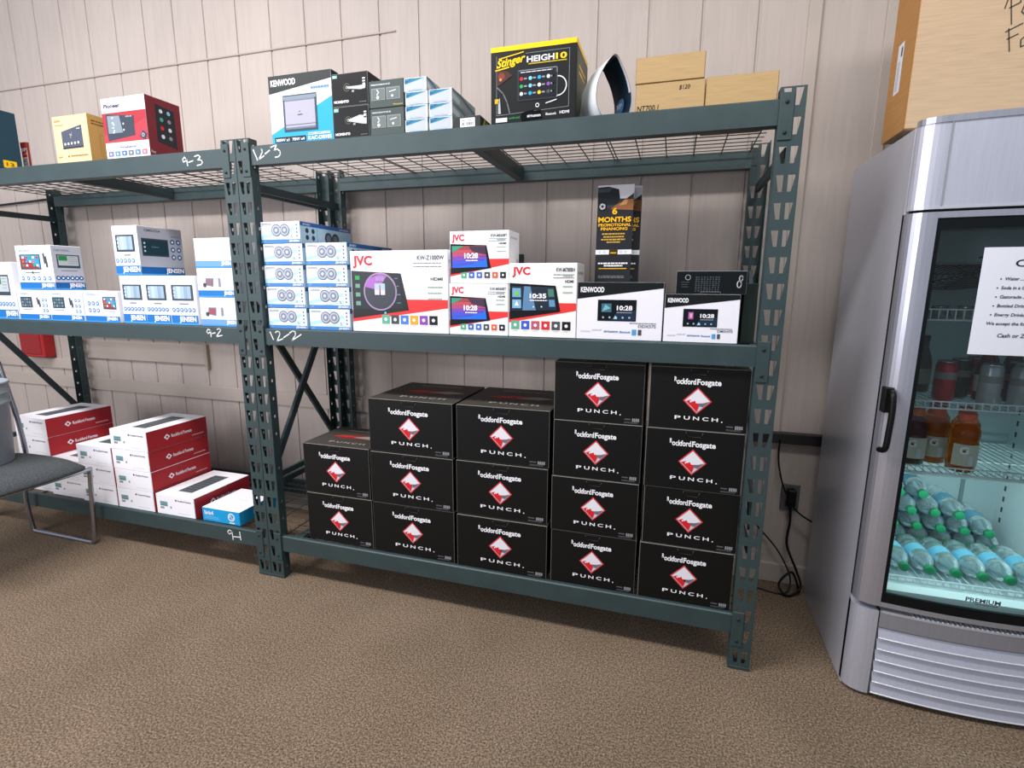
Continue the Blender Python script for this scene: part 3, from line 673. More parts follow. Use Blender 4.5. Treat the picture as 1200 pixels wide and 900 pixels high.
# --- white and black stereo cartons
def kenwood(w, d, h, scr, model, lab, x0):
    c = Carton(w, d, h, mat('#e9e8f1', .35), WG); f = c.front; dk = mat('#15191a', .4)
    f.poly([(.003, .71), (.997, .90), (.997, .997), (.003, .997)], dk, 1); f.text('KENWOOD', .04, .32, .83, .085, WH, 2, .03)
    x0_, x1_, y0_, y1_ = scr
    f.rect(x0_, y0_, x1_, y1_, mat('#10161b', .25), 2); a, b = x1_-x0_, y1_-y0_
    f.poly([(x0_+a*.35, y0_+b*.05), (x1_-.01, y0_+b*.05), (x1_-.01, y0_+b*.5), (x0_+a*.6, y0_+b*.6)], mat('#1f3146', .3), 3)
    if 'DDX' in model:
        f.rect(x0_+a*.1, y0_+b*.42, x0_+a*.36, y0_+b*.82, mat('#3f6f80', .3), 4); f.poly([(x0_+a*.12, y0_+b*.45), (x0_+a*.2, y0_+b*.78), (x0_+a*.34, y0_+b*.6)], mat('#7fb0bc', .3), 5)
    else:
        f.rect(x0_+a*.15, y0_+b*.42, x0_+a*.30, y0_+b*.82, mat('#a05a9c', .3), 4); f.rect(x0_+a*.19, y0_+b*.5, x0_+a*.27, y0_+b*.75, mat('#e0a0cc', .3), 5)
    f.text('10:28', x0_+a*.5, x0_+a*.9, y0_+b*.52, b*.2, WH, 5, .03); f.lines(x0_+a*.5, x0_+a*.9, (y0_+b*.38,), b*.05, GY, 5, .05)
    for i in range(5): f.disc(x0_+a*(.15+.17*i), y0_+b*.17, b*.05, mat('#9fb6c8', .4), 5, 8)
    f.poly([(x0_+a*.42, y0_+b*.1), (x0_+a*.52, y0_+b*.1), (x0_+a*.47, y0_+b*.27)], mat('#9fd0f0', .4), 6)
    f.text(model, .73, .93, .225, .05, TXT, 2, .01); f.lines(.63, .93, (.29,), .018, GY, 2, .05)
    f.text('android', .19, .30, .155, .03, GY, 2); f.text('siriusxm', .33, .50, .13, .04, mat('#4a6a9c', .4), 2, .02); f.text('Bluetooth', .52, .64, .125, .035, mat('#3f80c4', .4), 2, .02); f.lines(.05, .17, (.13,), .03, WG, 2, .05)
    f.rect(.66, .09, .71, .19, mat('#4f9ad0', .4), 2); f.rect(.73, .09, .77, .19, GD, 2)
    c.right.rect(.01, .01, .99, .99, mat('#181c1c', .5), 1)
    c.top.rect(.005, .005, .995, .995, dk, 1)
    return c.put('stereo_box', x0, Y0, ZM, lab, 'white and black stereo cartons at the right end of the middle shelf')
kenwood(.277, .16, .187, (.25, .70, .33, .70), 'DDX57S', 'white and black stereo carton with teal 10:28 screen, under the financing leaflets', 1.3365)
kenwood(.222, .20, .151, (.26, .72, .33, .70), 'DMX47S', 'white and black stereo carton with pink 10:28 screen, under the small black carton', 1.618)
c = Carton(.206, .11, .071, mat('#0f1315', .35), mat('#6c7478', .5)); f = c.front
f.ring(.17, .72, .12, .09, GY, 2)
for i in range(9): f.lines(.28+i*.04, .31+i*.04, [.12+.085*k for k in range(8)], .03, mat('#5f6c74', .5), 2, .5)
f.lines(.08, .2, (.3, .4, .5), .03, GD, 2)
ring = [(.915+.022*math.cos(t), .68+.11*math.sin(t)) for t in [i*.5 for i in range(14)]]
f.stroke(ring, .0028, CHALK, 3); f.stroke([(.895+.028*math.cos(t), .43+.14*math.sin(t)) for t in [i*.5 for i in range(14)]], .0028, CHALK, 3)
f.stroke([(.36, .02), (.37, .1), (.64, .1), (.65, .02)], .001, GY, 2)
c.put('stereo_box', 1.648, Y0+.004, 1.2595, 'small black carton marked 8 in white, lying on the carton with the pink screen')
c = Carton(.040, .22, .185, mat('#26332d', .5), mat('#34443c', .6)); c.put('narrow_box', 1.852, .055, ZM, 'dark green narrow box standing upright against the right post')

# --- financing leaflets, a pair standing in a clear holder on the carton
def leaflet(w, h, name):
    mb = MB(); mb.box(-w/2, w/2, 0, .004, 0, h, mat('#26282c', .35), .0004); f = Face(mb, (-w/2, 0, 0), (1, 0, 0), (0, 0, 1), w, h, .0003)
    f.rect(0, .86, 1, 1, mat('#d9d6dc', .35), 1); f.rect(0, .77, 1, .86, mat('#3a3a38', .4), 1)
    f.poly([(0, .80), (.55, .80), (.62, .86), (.58, .955), (.30, .985), (0, .98)], mat('#20262a', .35), 2); f.poly([(0, .925), (.32, .93), (.42, .97), (0, .965)], mat('#39454c', .3), 3)
    f.disc(.14, .765+.02, .045, mat('#15171a', .4), 3, 20); f.disc(.14, .785, .032, mat('#b9bcc0', .35), 4, 16); f.disc(.14, .785, .012, K, 5, 10)
    for t in range(5): f.stroke([(.14, .785), (.14+.1*math.cos(t*1.256), .785+.03*math.sin(t*1.256))], .0015, K, 5)
    f.poly([(.36, .755), (.99, .74), (.99, .85), (.84, .87), (.68, .83), (.52, .80)], mat('#8a5a38', .5), 3); f.poly([(.60, .79), (.75, .85), (.84, .84), (.8, .80)], mat('#c08a5c', .5), 4); f.poly([(.8, .86), (.99, .91), (.99, .86), (.9, .85)], mat('#2c3630', .5), 3)
    yl = mat('#f0b41e', .4)
    f.text('6', .42, .56, .705, .06, yl, 5, .03); f.text('MONTHS', .04, .95, .625, .048, yl, 5, .03); f.text('PROMOTIONAL', .05, .95, .580, .028, yl, 5, .025); f.text('FINANCING', .12, .86, .540, .028, yl, 5, .025)
    for y_, a, b in ((.495, .16, .8), (.465, .2, .78), (.437, .14, .82), (.410, .3, .68)): f.lines(a, b, (y_,), .014, mat('#c29a3a', .5), 3, .02)
    f.rect(0, .29, 1, .338, mat('#dfe0e4', .4), 3); f.rect(.38, .283, .62, .345, mat('#3c2c1c', .4), 4); f.rect(.42, .30, .58, .31, yl, 5)
    for i in (.08, .22, .68, .80): f.ring(i+.03, .314, .012, .009, GY, 4, 10)
    for y_, a, b in ((.19, .08, .92), (.165, .25, .78)): f.lines(a, b, (y_,), .014, WH, 3, .02)
    f.rect(.1, .138, .88, .146, yl, 3); f.lines(.1, .85, (.06, .045), .006, GY, 3, .05)
    return mb.build(name)
l1 = leaflet(.121, .322, 'leaflet'); l1.location = (1.437, .125, 1.2965); l1.rotation_euler = (R(-3), 0, 0)
gl = 'financing leaflets standing on a stereo carton'
tag(l1, 'tall dark leaflet with yellow 6 MONTHS lettering, the front one', 'leaflet', gl)
l2 = l1.copy(); COL.objects.link(l2); l2.location = (1.462, .150, 1.2965); l2.rotation_euler = (R(-4), 0, R(3)); l2['label'] = 'tall dark leaflet mostly hidden behind the front financing leaflet'

# --- top shelf, right rack
ZT = 1.802
c = Carton(.272, .045, .236, mat('#e6e6ee', .35), WG); f = c.front; dk = mat('#2a3030', .4)
f.poly([(.003, .003), (.997, .003), (.997, .63), (.003, .15)], mat('#2a9fd4', .35), 1)
f.poly([(.003, .74), (.997, .88), (.997, .997), (.003, .997)], dk, 2); f.text('KENWOOD', .04, .44, .85, .085, WH, 3, .03)
f.rect(.61, .74, .98, .80, mat('#b5c6de', .4), 2); f.lines(.68, .97, (.755,), .03, mat('#5f7fb0', .4), 3, .05)
f.rect(.22, .17, .76, .70, mat('#3a4a58', .35), 4); f.rect(.25, .20, .73, .67, mat('#a4a3b2', .3), 5); f.rect(.25, .20, .73, .23, mat('#6a7688', .3), 6); f.rect(.25, .26, .73, .27, mat('#55606e', .3), 6); f.rect(.25, .61, .73, .625, mat('#6f7888', .3), 6); f.rect(.22, .63, .76, .68, mat('#7c8a96', .3), 6)
f.disc(.485, .45, .010, K2, 6, 8); f.lines(.45, .53, (.40,), .012, K2, 6, .05)
f.rect(.05, .02, .56, .10, mat('#1c262c', .4), 4); f.text('300W x1  70W x4', .07, .54, .035, .04, WH, 5, .02); f.text('KAC-D8105', .60, .97, .03, .05, WH, 5, .03); f.lines(.6, .97, (.12, .10), .01, WH, 5, .05)
c.right.rect(0, .0, 1, 1, mat('#20272a', .5), 1)
c.put('amplifier_box', .157, Y0, ZT, 'white, black and blue amplifier carton standing on the top shelf beside the marked post')
for k in (0, 1):
    c = Carton(.147, .12, .1065 if k == 0 else .108, mat('#0d0f10', .35), mat('#8a8f90', .5)); f = c.front
    f.rect(.03, .86 if k else .84, .16, .95, mat('#7fb5ae', .4), 2); f.text('Mc', .05, .14, .88, .05, WH, 3)
    f.ring(.42, .56, .12, .105, mat('#6a705f', .4), 2); f.ring(.42, .56, .05, .03, mat('#a8ad9a', .4), 2, 12)
    f.poly([(.42, .58), (.75, .70 if k == 0 else .58), (.94, .66 if k == 0 else .60), (.93, .40 if k == 0 else .48), (.80, .42 if k == 0 else .46), (.45, .52)], mat('#b8bcc2', .3), 3)
    f.rect(.56, .40, .62, .46, mat('#9a9fa0', .4), 3)
    f.text('MOMENTO', .05, .46, .10, .075, WH, 3, .03)
    for i in range(3): f.rect(.86, .76-.08*i, .93, .80-.08*i, WH, 3)
    f.lines(.76, .95, (.08,), .015, GY, 3, .05); c.right.rect(.0, .0, 1, .9, mat('#14181a', .4), 1); c.right.lines(.2, .7, (.7,), .08, GY, 2)
    c.put('speaker_box', .430, Y0, ZT+.1075*k, 'black speaker carton with a light beam picture, %s of the two beside the amplifier carton' % ('upper' if k else 'lower'), 'black cartons in a stack of two on the top shelf')
for k in (0, 1):
    c = Carton(.135, .30, .0885, mat('#46504e', .4), mat('#333b3a', .5)); f = c.front
    f.text('PERFORMANCE', .07, .62, .82, .05, WG, 2, .02)
    for xa, xb in ((.07, .47), (.51, .90)): f.rect(xa, .28, xb, .72, mat('#8b9392', .35), 2); f.rect(xa+.02, .31, xb-.02, .69, mat('#6a7371', .35), 3)
    f.disc(.26, .38, .06, WH, 4, 12); f.stroke([(.24, .66), (.29, .56), (.24, .48)], .004, WG, 4); f.disc(.68, .40, .05, WG, 4, 10); f.stroke([(.6, .55), (.78, .6)], .003, WG, 4)
    if k: f.text('Momento', .70, .97, .06, .06, mat('#c9a95a', .4), 2, .02)
    c.put('lighting_box', .580, Y0, ZT+.0895*k, 'grey carton with two picture windows, %s of the pair on the top shelf' % ('upper' if k else 'lower'), 'grey cartons in a stack of two on the top shelf')
def wbox(h, d):
    c = Carton(.085, d, h, mat('#ccd3e2', .35), mat('#eceff6', .4)); f = c.front
    f.rect(.07, .14, .92, .94, mat('#b4bccb', .4), 1); f.poly([(.05, .95), (.95, .95), (.05, .55)], mat('#2f7fa0', .4), 2); f.poly([(.05, .95), (.4, .95), (.2, .72), (.05, .62)], mat('#20628a', .4), 3); f.lines(.2, .85, (.06,), .05, mat('#9fb6d0', .4), 2, .1)
    f.text('PAC', .08, .24, .80, .10, CY, 4)
    c.right.rect(.0, .0, 1, 1, mat('#8f989c', .45), 1); c.right.poly([(.0, 1), (.35, 1), (1, .5), (1, .2), (.4, .7), (0, .9)], mat('#3f6a7a', .4), 2); c.right.poly([(0, .2), (.3, .1), (.3, .5), (0, .7)], mat('#b7c2c6', .4), 3)
    return c.mb.build('wiring_kit_box')
wk = wbox(.0425, .105); g = 'small white and blue kit boxes on the top shelf'; n4 = ['bottom', 'third from top', 'second from top', 'top']
for k in range(4):
    loc = (.7605+(0, .002, .003, -.001)[k], Y0, ZT+.0437*k); lab = 'small white and blue kit box, %s of the four-high stack' % n4[k]
    if k == 0: wk.location = loc; tag(wk, lab, 'box', g)
    else: copy_tree(wk, loc, lab, g)
wk2 = wbox(.0425, .215)
for k in range(3):
    loc = (.852, Y0, ZT+.0437*k); lab = 'long white and blue kit box, %s of the three-high stack' % ['bottom', 'middle', 'top'][k]
    if k == 0: wk2.location = loc; tag(wk2, lab, 'box', g)
    else: copy_tree(wk2, loc, lab, g)
c = Carton(.094, .105, .037, mat('#2c3432', .45), mat('#4a524e', .5)); 
c.right.rect(.05, .05, .95, .95, mat('#1c2018', .4), 1); c.right.poly([(.2, .1), (.35, .9), (.5, .9), (.35, .1)], mat('#c8c020', .4), 2); c.right.disc(.6, .5, .3, mat('#a8a020', .4), 2, 10)
o = c.put('harness_box', .901, Y0, ZT, 'small dark box with a white barcode sticker, left of the yellow-topped carton')
mb = MB(); f = Face(mb, (-.047, 0, 0), (1, 0, 0), (0, 0, 1), .094, .037); f.rect(.24, .08, .80, .82, WH, 1.5)
for i in range(16): f.rect(.30+i*.028, .2, .30+i*.028+random.choice((.008, .016)), .48, K, 2)
f.lines(.3, .75, (.6,), .05, GD, 2)
mb.build('barcode_sticker', o)['label'] = 'white barcode sticker'
# stereo carton with yellow lid
c = Carton(.281, .20, .232, mat('#16191a', .4), mat('#2a2c28', .5)); f = c.front
f.rect(0, .935, 1, .998, YEL, 2)
for a, b in (((.07, .88), (.07, .12)), ((.07, .12), (.92, .16)), ((.92, .16), (.92, .88)), ((.92, .88), (.42, .88))): f.stroke([a, b], .0012, mat('#8a8f92', .4), 2)
f.text('Stinger', .07, .40, .73, .10, YEL, 3, .03, .25, .16); f.stroke([(.10, .845), (.39, .90)], .003, YEL, 3); f.stroke([(.06, .70), (.22, .73)], .004, YEL, 3)
f.text('HEIGH', .43, .75, .765, .07, WG, 3, .03); f.text('10', .765, .89, .765, .07, YEL, 3, .03); f.rect(.45, .735, .89, .75, mat('#b49a20', .4), 3)
f.rect(.32, .28, .78, .68, mat('#34393e', .3), 3); f.rect(.34, .30, .76, .66, mat('#202428', .3), 4)
f.stroke([(.34, .665), (.775, .665), (.785, .655), (.785, .29)], .002, GY, 5); f.ring(.79, .43, .13, .115, WG, 3); f.rect(.73, .31, .785, .60, mat('#202428', .3), 6)
cs = [RED, CY, SKY, WG, GRN, CY, WH, PUR, WG, SKY, YEL, GD]
for i in range(4):
    for j in range(3): f.disc(.37+i*.105, .56-.095*j, .025, cs[(i+4*j) % 12], 6, 10); f.rect(.40+i*.105, .55-.095*j, .435+i*.105, .57-.095*j, GY, 6)
f.lines(.36, .74, (.635,), .01, WG, 6, .05)
f.poly([(.08, .70), (.20, .68), (.26, .62), (.12, .52), (.08, .50)], mat('#4a2c24', .4), 3); f.disc(.13, .62, .05, mat('#7a3c2c', .4), 4, 12); f.disc(.12, .58, .02, mat('#d88a5a', .4), 5, 8)
f.stroke([(.08, .48), (.15, .40), (.20, .28), (.23, .14)], .004, mat('#6a6e70', .4), 4); f.poly([(.09, .14), (.125, .14), (.11, .35), (.09, .30)], mat('#a9aeb2', .4), 4); f.rect(.05, .275, .10, .335, mat('#d0a818', .4), 4)
f.ring(.56, .21, .028, .018, WG, 4, 14); f.stroke([(.66, .225), (.78, .26)], .003, WG, 4)
f.text('siriusxm', .44, .60, .065, .035, WG, 4, .03); f.text('Bluetooth', .66, .78, .07, .03, WG, 4, .02); f.text('HDMI', .82, .93, .075, .035, WG, 4, .03); f.rect(.06, .03, .20, .085, WG, 3); f.text('android', .22, .35, .06, .03, GRN, 4)
f.poly([(.37, .02), (.62, .04), (.60, .15), (.52, .14), (.52, .16), (.37, .13)], mat('#0c0d0e', .2), 2.5)
r = c.right; r.rect(.0, .935, 1, .998, YEL, 1); r.rect(.0, 0, 1, .93, mat('#23271f', .4), 1); r.poly([(.05, .1), (.95, .3), (.95, .9), (.05, .88)], mat('#3a3f2c', .4), 2); r.lines(.2, .8, (.7, .62), .03, YEL, 3)
c.put('stereo_box', 1.033, Y0, ZT, 'black stereo carton with a yellow top edge and large app screen picture')
# curled display card
mb = MB(); cw = mat('#dfe4ea', .3); cb = mat('#17334a', .35)
L0 = [(.050, .002), (.0, .001), (-.038, .002), (-.060, .040), (-.058, .095), (-.035, .145), (.0, .182), (.028, .150), (.050, .105), (.060, .055), (.050, .002)]
S_ = spl([(a, 0, b) for a, b in L0], 6); n = len(S_); cen = Vector((0, 0, .08))
def loop_(k, y0, y1, m_, rng):
    P = [p+(p-cen).normalized()*k for p in S_[rng[0]:rng[1]]]; n = len(P)
    mb.add([(p.x, y0, p.z) for p in P] + [(p.x, y1, p.z) for p in P], [(i, i+1, n+i+1, n+i) for i in range(n-1)], m_, True)
loop_(.0007, -.055, .055, cw, (0, n)); loop_(-.0007, -.055, .055, cb, (0, n))
loop_(-.0010, -.055, -.045, WH, (30, 52))
o = mb.build('display_card', None, (1.398, .10, ZT+.002), R(34))
tag(o, 'curled display card, white outside and dark blue inside, next to the yellow-topped carton', 'display card')
mb = MB(); vs = [(.0545-.008*((j/6-.5)*2)**2*0-.0003*0, 0, 0) for j in range(0)]
pf = []
for i in range(24):
    a = 2*math.pi*i/24; pf.append((.0535+.004*math.sin(a), .0+.026*math.cos(a), .050+.026*math.sin(a)))
mb.add([(x-.004, y, z) for x, y, z in pf], [tuple(range(24))[::-1]], mat('#2f86c8', .35))
cf = Face(mb, (.0480, .017, .042), (0, -1, 0), (0, 0, 1), .034, .02); cf.text('VIP', 0, 1, .1, .75, WH, 1, .03)
mb.build('round_sticker', o)['label'] = 'round blue sticker inside the curl'
mb = MB(); mb.tube([(-3.2, .638, 1.745), (-1.975, .638, 1.795)], .006, K2, 8); tag(mb.build('wall_cable'), 'thin black cable along the wall left of the rack marked 9', 'cable')
# plain cardboard boxes
CB = mat('#b0946a', .7, kind='cardboard', spec=.2); CBE = mat('#9a7e56', .75, kind='cardboard', spec=.2); CBD = mat('#7a5530', .8)
def cbox(w, d, h, name='cardboard_box'):
    c = Carton(w, d, h, CB, CBE, .002); c.top.rect(0, .49, 1, .505, CBD, 1); return c
c = cbox(.199, .30, .0775); f = c.front
f.text('NT700.1', .03, .34, .03, .19, K2, 2, .0, .1); f.text('$120', .63, .78, .70, .14, K2, 2, .0, .15)
g = 'plain cardboard boxes on the top shelf'
c.put('cardboard_box', 1.497, Y0, ZT, 'small cardboard box with NT700.1 handwritten on it, at the bottom of the pair', g)
c = cbox(.197, .28, .073); c.put('cardboard_box', 1.495, Y0, ZT+.079, 'plain cardboard box lying on top of the handwritten one', g)
c = cbox(.193, .32, .079); c.put('cardboard_box', 1.698, Y0, ZT, 'plain cardboard box with no writing, right next to the rack post', g)

# --- top shelf, left rack
c = Carton(.29, .205, .324, mat('#23404e', .4), mat('#2c4a58', .5)); r = c.right; r.rect(.60, .16, .88, .27, YEL, 1); r.text('13', .66, .82, .19, .05, mat('#8a5a10', .4), 2, .02); r.text('EW', .30, .52, .17, .09, WH, 2, .03)
c.put('speaker_box', -1.893, .045, ZT, 'dark teal carton with a yellow sticker at the left end of the top shelf')
c = Carton(.045, .012, .205, mat('#e2dcdc', .4)); f = c.front; f.rect(0, .86, 1, 1, mat('#c03a30', .4), 1)
f2 = Face(c.mb, (-.0225+.045, -.0, 0), (0, 0, 1), (-1, 0, 0), .205, .045); f2.text('ROCKER', .02, .62, .2, .6, GY, 1, .03); f2.text('R', .64, .84, .15, .7, RED, 1, .05)
c.right.rect(.0, 0, 1, 1, mat('#8a3428', .4), 1)
c.put('slim_carton', -1.679, .30, ZT, 'slim upright red and white carton between the dark teal and the sand coloured cartons')
SA = mat('#d6bd92', .5, kind='cardboard'); c = Carton(.210, .15, .192, SA, mat('#d2b078', .6)); f = c.front
f.text('SONY', .06, .24, .88, .04, mat('#9a7a48', .5), 2, .02); f.lines(.07, .32, (.80,), .02, mat('#b0915a', .5), 2)
f.poly([(.23, .30), (.82, .31), (.82, .78), (.23, .67)], mat('#4c5364', .3), 2); f.poly([(.23, .30), (.82, .31), (.82, .34), (.23, .33)], mat('#33363e', .3), 3); f.stroke([(.48, .52), (.53, .64)], .002, mat('#d8a860', .4), 3); f.stroke([(.46, .60), (.53, .58)], .0015, WG, 3)
for i in range(5): f.disc(.31+.095*i, .40+.004*i, .028, mat('#e6dcc0', .4), 4, 10)
f.lines(.05, .2, (.12,), .03, mat('#b0915a', .5), 2); f.rect(.34, .12, .38, .16, mat('#7a6030', .5), 2); f.lines(.42, .92, (.13,), .03, mat('#a07f48', .5), 2, .05); f.rect(.68, .70, .78, .715, WG, 4)
r = c.right; r.rect(0, 0, 1, 1, mat('#b08a4e', .55), 1); r.lines(.1, .9, (.86, .80), .03, mat('#6a4a20', .5), 2, .1); r.stroke([(.3, .2), (.3, .6), (.95, .6)], .001, mat('#8a6434', .5), 2)
c.put('stereo_box', -.998, Y0, ZT, 'sand coloured stereo carton on the top shelf, left of the red one')
c = Carton(.243, .16, .237, mat('#efedf2', .35), WG); f = c.front
f.rect(.003, .27, .997, .76, mat('#a2323c', .4), 1); f.poly([(.003, .40), (.6, .50), (.997, .62), (.997, .27), (.003, .27)], mat('#b23c46', .4), 2)
f.text('Pioneer', .06, .44, .84, .065, mat('#4f4d68', .4), 2, .035); f.text('DMH-T7', .72, .95, .88, .03, mat('#7a7a88', .4), 2)
f.poly([(.09, .30), (.72, .36), (.72, .68), (.09, .74)], mat('#3d4450', .25), 3); f.poly([(.12, .42), (.45, .42), (.40, .70), (.12, .71)], mat('#7c8a94', .25), 4)
for i in range(4): f.disc(.26+(i % 2)*.22, .46+.1*(i//2), .018, mat('#c0c8d0', .3), 5, 10)
for yy in (.42, .50, .58, .66): f.rect(.22, yy, .26, yy+.02, WG, 5)
f.text('10:4', .55, .68, .66, .025, WG, 5); f.poly([(.82, .33), (.93, .27), (.99, .36), (.90, .43)], mat('#3a4054', .35), 4); f.ring(.90, .35, .03, .022, WG, 5, 12)
f.text('Weblink', .32, .72, .165, .035, mat('#4a5a9c', .4), 2, .02); f.lines(.06, .28, (.17, .21), .02, WG, 2)
for i in range(6): f.rect(.05+.155*i, .04, .17+.155*i, .125, mat(('#6a70a8', '#5a86b0', '#4a70b8', '#6a7080', '#5a78a8', '#b07080')[i], .4), 2); f.disc(.11+.155*i, .08, .02, WH, 3, 8)
r = c.right; r.rect(0, 0, 1, 1, mat('#762830', .4), 1); r.poly([(.25, .28), (.82, .22), (.80, .86), (.27, .90)], mat('#272a30', .25), 2)
for i in range(2):
    for j in range(4): r.disc(.42+.22*i, .80-.14*j, .035, (WG, mat('#3fae9a', .4), RED, WG, CY, GY, WG, GY)[i*4+j], 3, 10)
r2 = Face(c.mb, (.1215, .0, 0), (0, 0, 1), (0, -1, 0), .237, .16); r2.text('Pioneer', .05, .34, -.12, .05, WG, 2) if False else None
r.text('Pioneer', .04, .16, .06, .05, WG, 2); 
for i in range(4): r.rect(.55+.1*i, .05, .62+.1*i, .10, WG, 2)
c.put('stereo_box', -.698, Y0, ZT, 'red and white stereo carton with a dark screen picture, near the marked post')

# ------------------------------------------------------------------ drinks cooler
FX0, FX1 = 2.245, 2.862; FYB = .562
SIL = mat('#b9bac6', .30, .75, 'brushed'); SILL = mat('#c6c8d6', .38, .55, 'brushed'); SIDE = mat('#b9bac4', .28, .35, 'brushed'); LIN = mat('#dfeaec', .4); BLKF = mat('#0c1012', .3)
def front_y(x):
    t = (x-(FX0+FX1)/2)/((FX1-FX0)/2); return -.032*(1-t*t) + .006
def fprof(x0, x1, off=0, n=14): return [(x0+(x1-x0)*i/n, front_y(x0+(x1-x0)*i/n)+off) for i in range(n+1)]
def corner(side):   # rounded pillar from the side panel to the front curve
    if side < 0: cx0, cx1 = FX0, FX0+.062
    out = []
    for i in range(9):
        a = math.pi/2*i/8; out.append((FX0+.062*(1-math.cos(a)), .040 - (.040-front_y(FX0+.062))*math.sin(a)))
    return out if side < 0 else [(FX0+FX1-x, y) for x, y in out][::-1]
fr = empty('drinks_cooler', ((FX0+FX1)/2, .3, 0), 'tall silver upright drinks cooler with a glass door, right of the racks', 'drinks cooler')
fo = Vector(((FX0+FX1)/2, .3, 0))
def fb(mb, name, parent=fr, **k):
    o = mb.build(name, parent, **k)
    if parent == fr: o.location = -fo
    return o
mb = MB()
t_ = .028
mb.box(FX0, FX0+t_, .042, FYB, .0, 1.708, SIDE, .002); mb.box(FX1-t_, FX1, .042, FYB, .0, 1.708, SIDE, .002)
mb.box(FX0+t_, FX1-t_, FYB-.02, FYB, 0.02, 1.700, SIDE)
mb.box(FX0+t_, FX1-t_, .05, FYB-.02, 1.47, 1.700, SIDE); mb.box(FX0+t_, FX1-t_, .05, FYB-.02, .02, .33, SIDE)
fb(mb, 'cabinet_body')
mb = MB()   # white liner
ly0 = .062; ix0, ix1 = FX0+t_+.001, FX1-t_-.001
mb.box(ix0, ix0+.015, ly0, FYB-.021, .331, 1.468, LIN); mb.box(ix1-.015, ix1, ly0, FYB-.021, .331, 1.468, LIN)
mb.box(ix0+.015, ix1-.015, FYB-.045, FYB-.021, .331, 1.468, mat('#b7c9cc', .4)); mb.box(ix0+.015, ix1-.015, ly0, FYB-.045, .331, .352, LIN)
mb.box(ix0+.015, ix1-.015, ly0, FYB-.045, 1.455, 1.468, LIN)
for z in [.45+.04*i for i in range(24)]:
    for xx in (ix0+.0145, ix1-.0155): mb.box(xx, xx+.001, FYB-.09, FYB-.08, z, z+.018, GD)
for xx in (ix0+.12, ix1-.13): mb.box(xx, xx+.012, FYB-.049, FYB-.0445, .42, 1.40, mat('#7d9394', .4))
fb(mb, 'liner')
mb = MB()   # header
P = corner(-1) + fprof(FX0+.066, FX1-.066) + corner(1) + [(FX1, .0415), (FX0, .0415)]
mb.prism(P, 1.492, 1.712, SILL, True)
P2 = [(x, y-.003) for x, y in P]; mb.prism(P2, 1.706, 1.722, SIL); mb.prism([(x, y-.002) for x, y in P], 1.489, 1.496, mat('#d5d7e0', .3, .6))
for xx in (FX0+.064, FX1-.064): mb.box(xx-.0015, xx+.0015, front_y(xx)-.003, front_y(xx)+.01, 1.497, 1.705, GY)
mb.box(FX0+.01, FX1-.01, .03, .10, 1.480, 1.491, K2)
fb(mb, 'header_panel')
# door
dr = MB(); zd0, zd1 = .318, 1.482
cl = corner(-1); cr = corner(1)
XL, XR = FX0+.062, FX1-.062; BZ = .012
dr.prism(cl + [(XL, .055), (FX0, .055)], zd0, zd1, SIL); dr.prism(cr[:] + [(FX1, .055), (XR, .055)], zd0, zd1, SIL)
dr.prism(fprof(XL, XR) + [(XR, .05), (XL, .05)], zd1-.016, zd1, SIL); dr.prism(fprof(XL, XR) + [(XR, .05), (XL, .05)], zd0, zd0+.014, mat('#a9abb2', .35, .6, 'brushed'))
dr.prism(fprof(XL, XR, .003) + [(XR, .045), (XL, .045)], zd1-.045, zd1-.016, BLKF); dr.prism(fprof(XL, XR, .003) + fprof(XL, XR, .012)[::-1], zd0+.014, zd0+.045, BLKF); dr.box(XL+.001, XR-.001, .014, .060, zd0+.013, zd0+.050, LIN)
dr.box(XL, XL+.011, front_y(XL)+.002, .045, zd0+.045, zd1-.045, BLKF); dr.box(XR-.011, XR, front_y(XR)+.002, .045, zd0+.045, zd1-.045, BLKF)
door = fb(dr, 'door')
gm = MB(); GP = fprof(XL+.006, XR-.006, .008, 20)
vs = [(x, y, zd0+.04) for x, y in GP] + [(x, y, zd1-.04) for x, y in GP]; n = len(GP)
gm.add(vs, [(i, i+1, n+i+1, n+i) for i in range(n-1)], glass_mat(), True); gl_ = gm.build('glass_pane', door)
pm = MB(); pf = Face(pm, (2.509, front_y(2.55)+.0065, .382), (1, 0, 0), (0, 0, 1), .084, .02); pf.text('PREMIUM', 0, 1, .2, .62, GD, 1, .03); pf.lines(.3, .95, (-.15,), .12, GD, 1, .05)
pm.build('maker_badge', door)['label'] = 'dark PREMIUM lettering low on the glass'
hm = MB(); hx = FX0-.004
hm.box(FX0-.002, FX0+.02, -.002, .028, .925, 1.0, blk, .003)
hm.tube(spl([(FX0+.016, .012, .985), (FX0+.012, -.020, .982), (FX0+.012, -.030, .94), (FX0+.010, -.032, .87), (FX0+.008, -.028, .825), (FX0+.002, -.004, .815)]), .0085, blk, 10)
hm.build('handle', door)
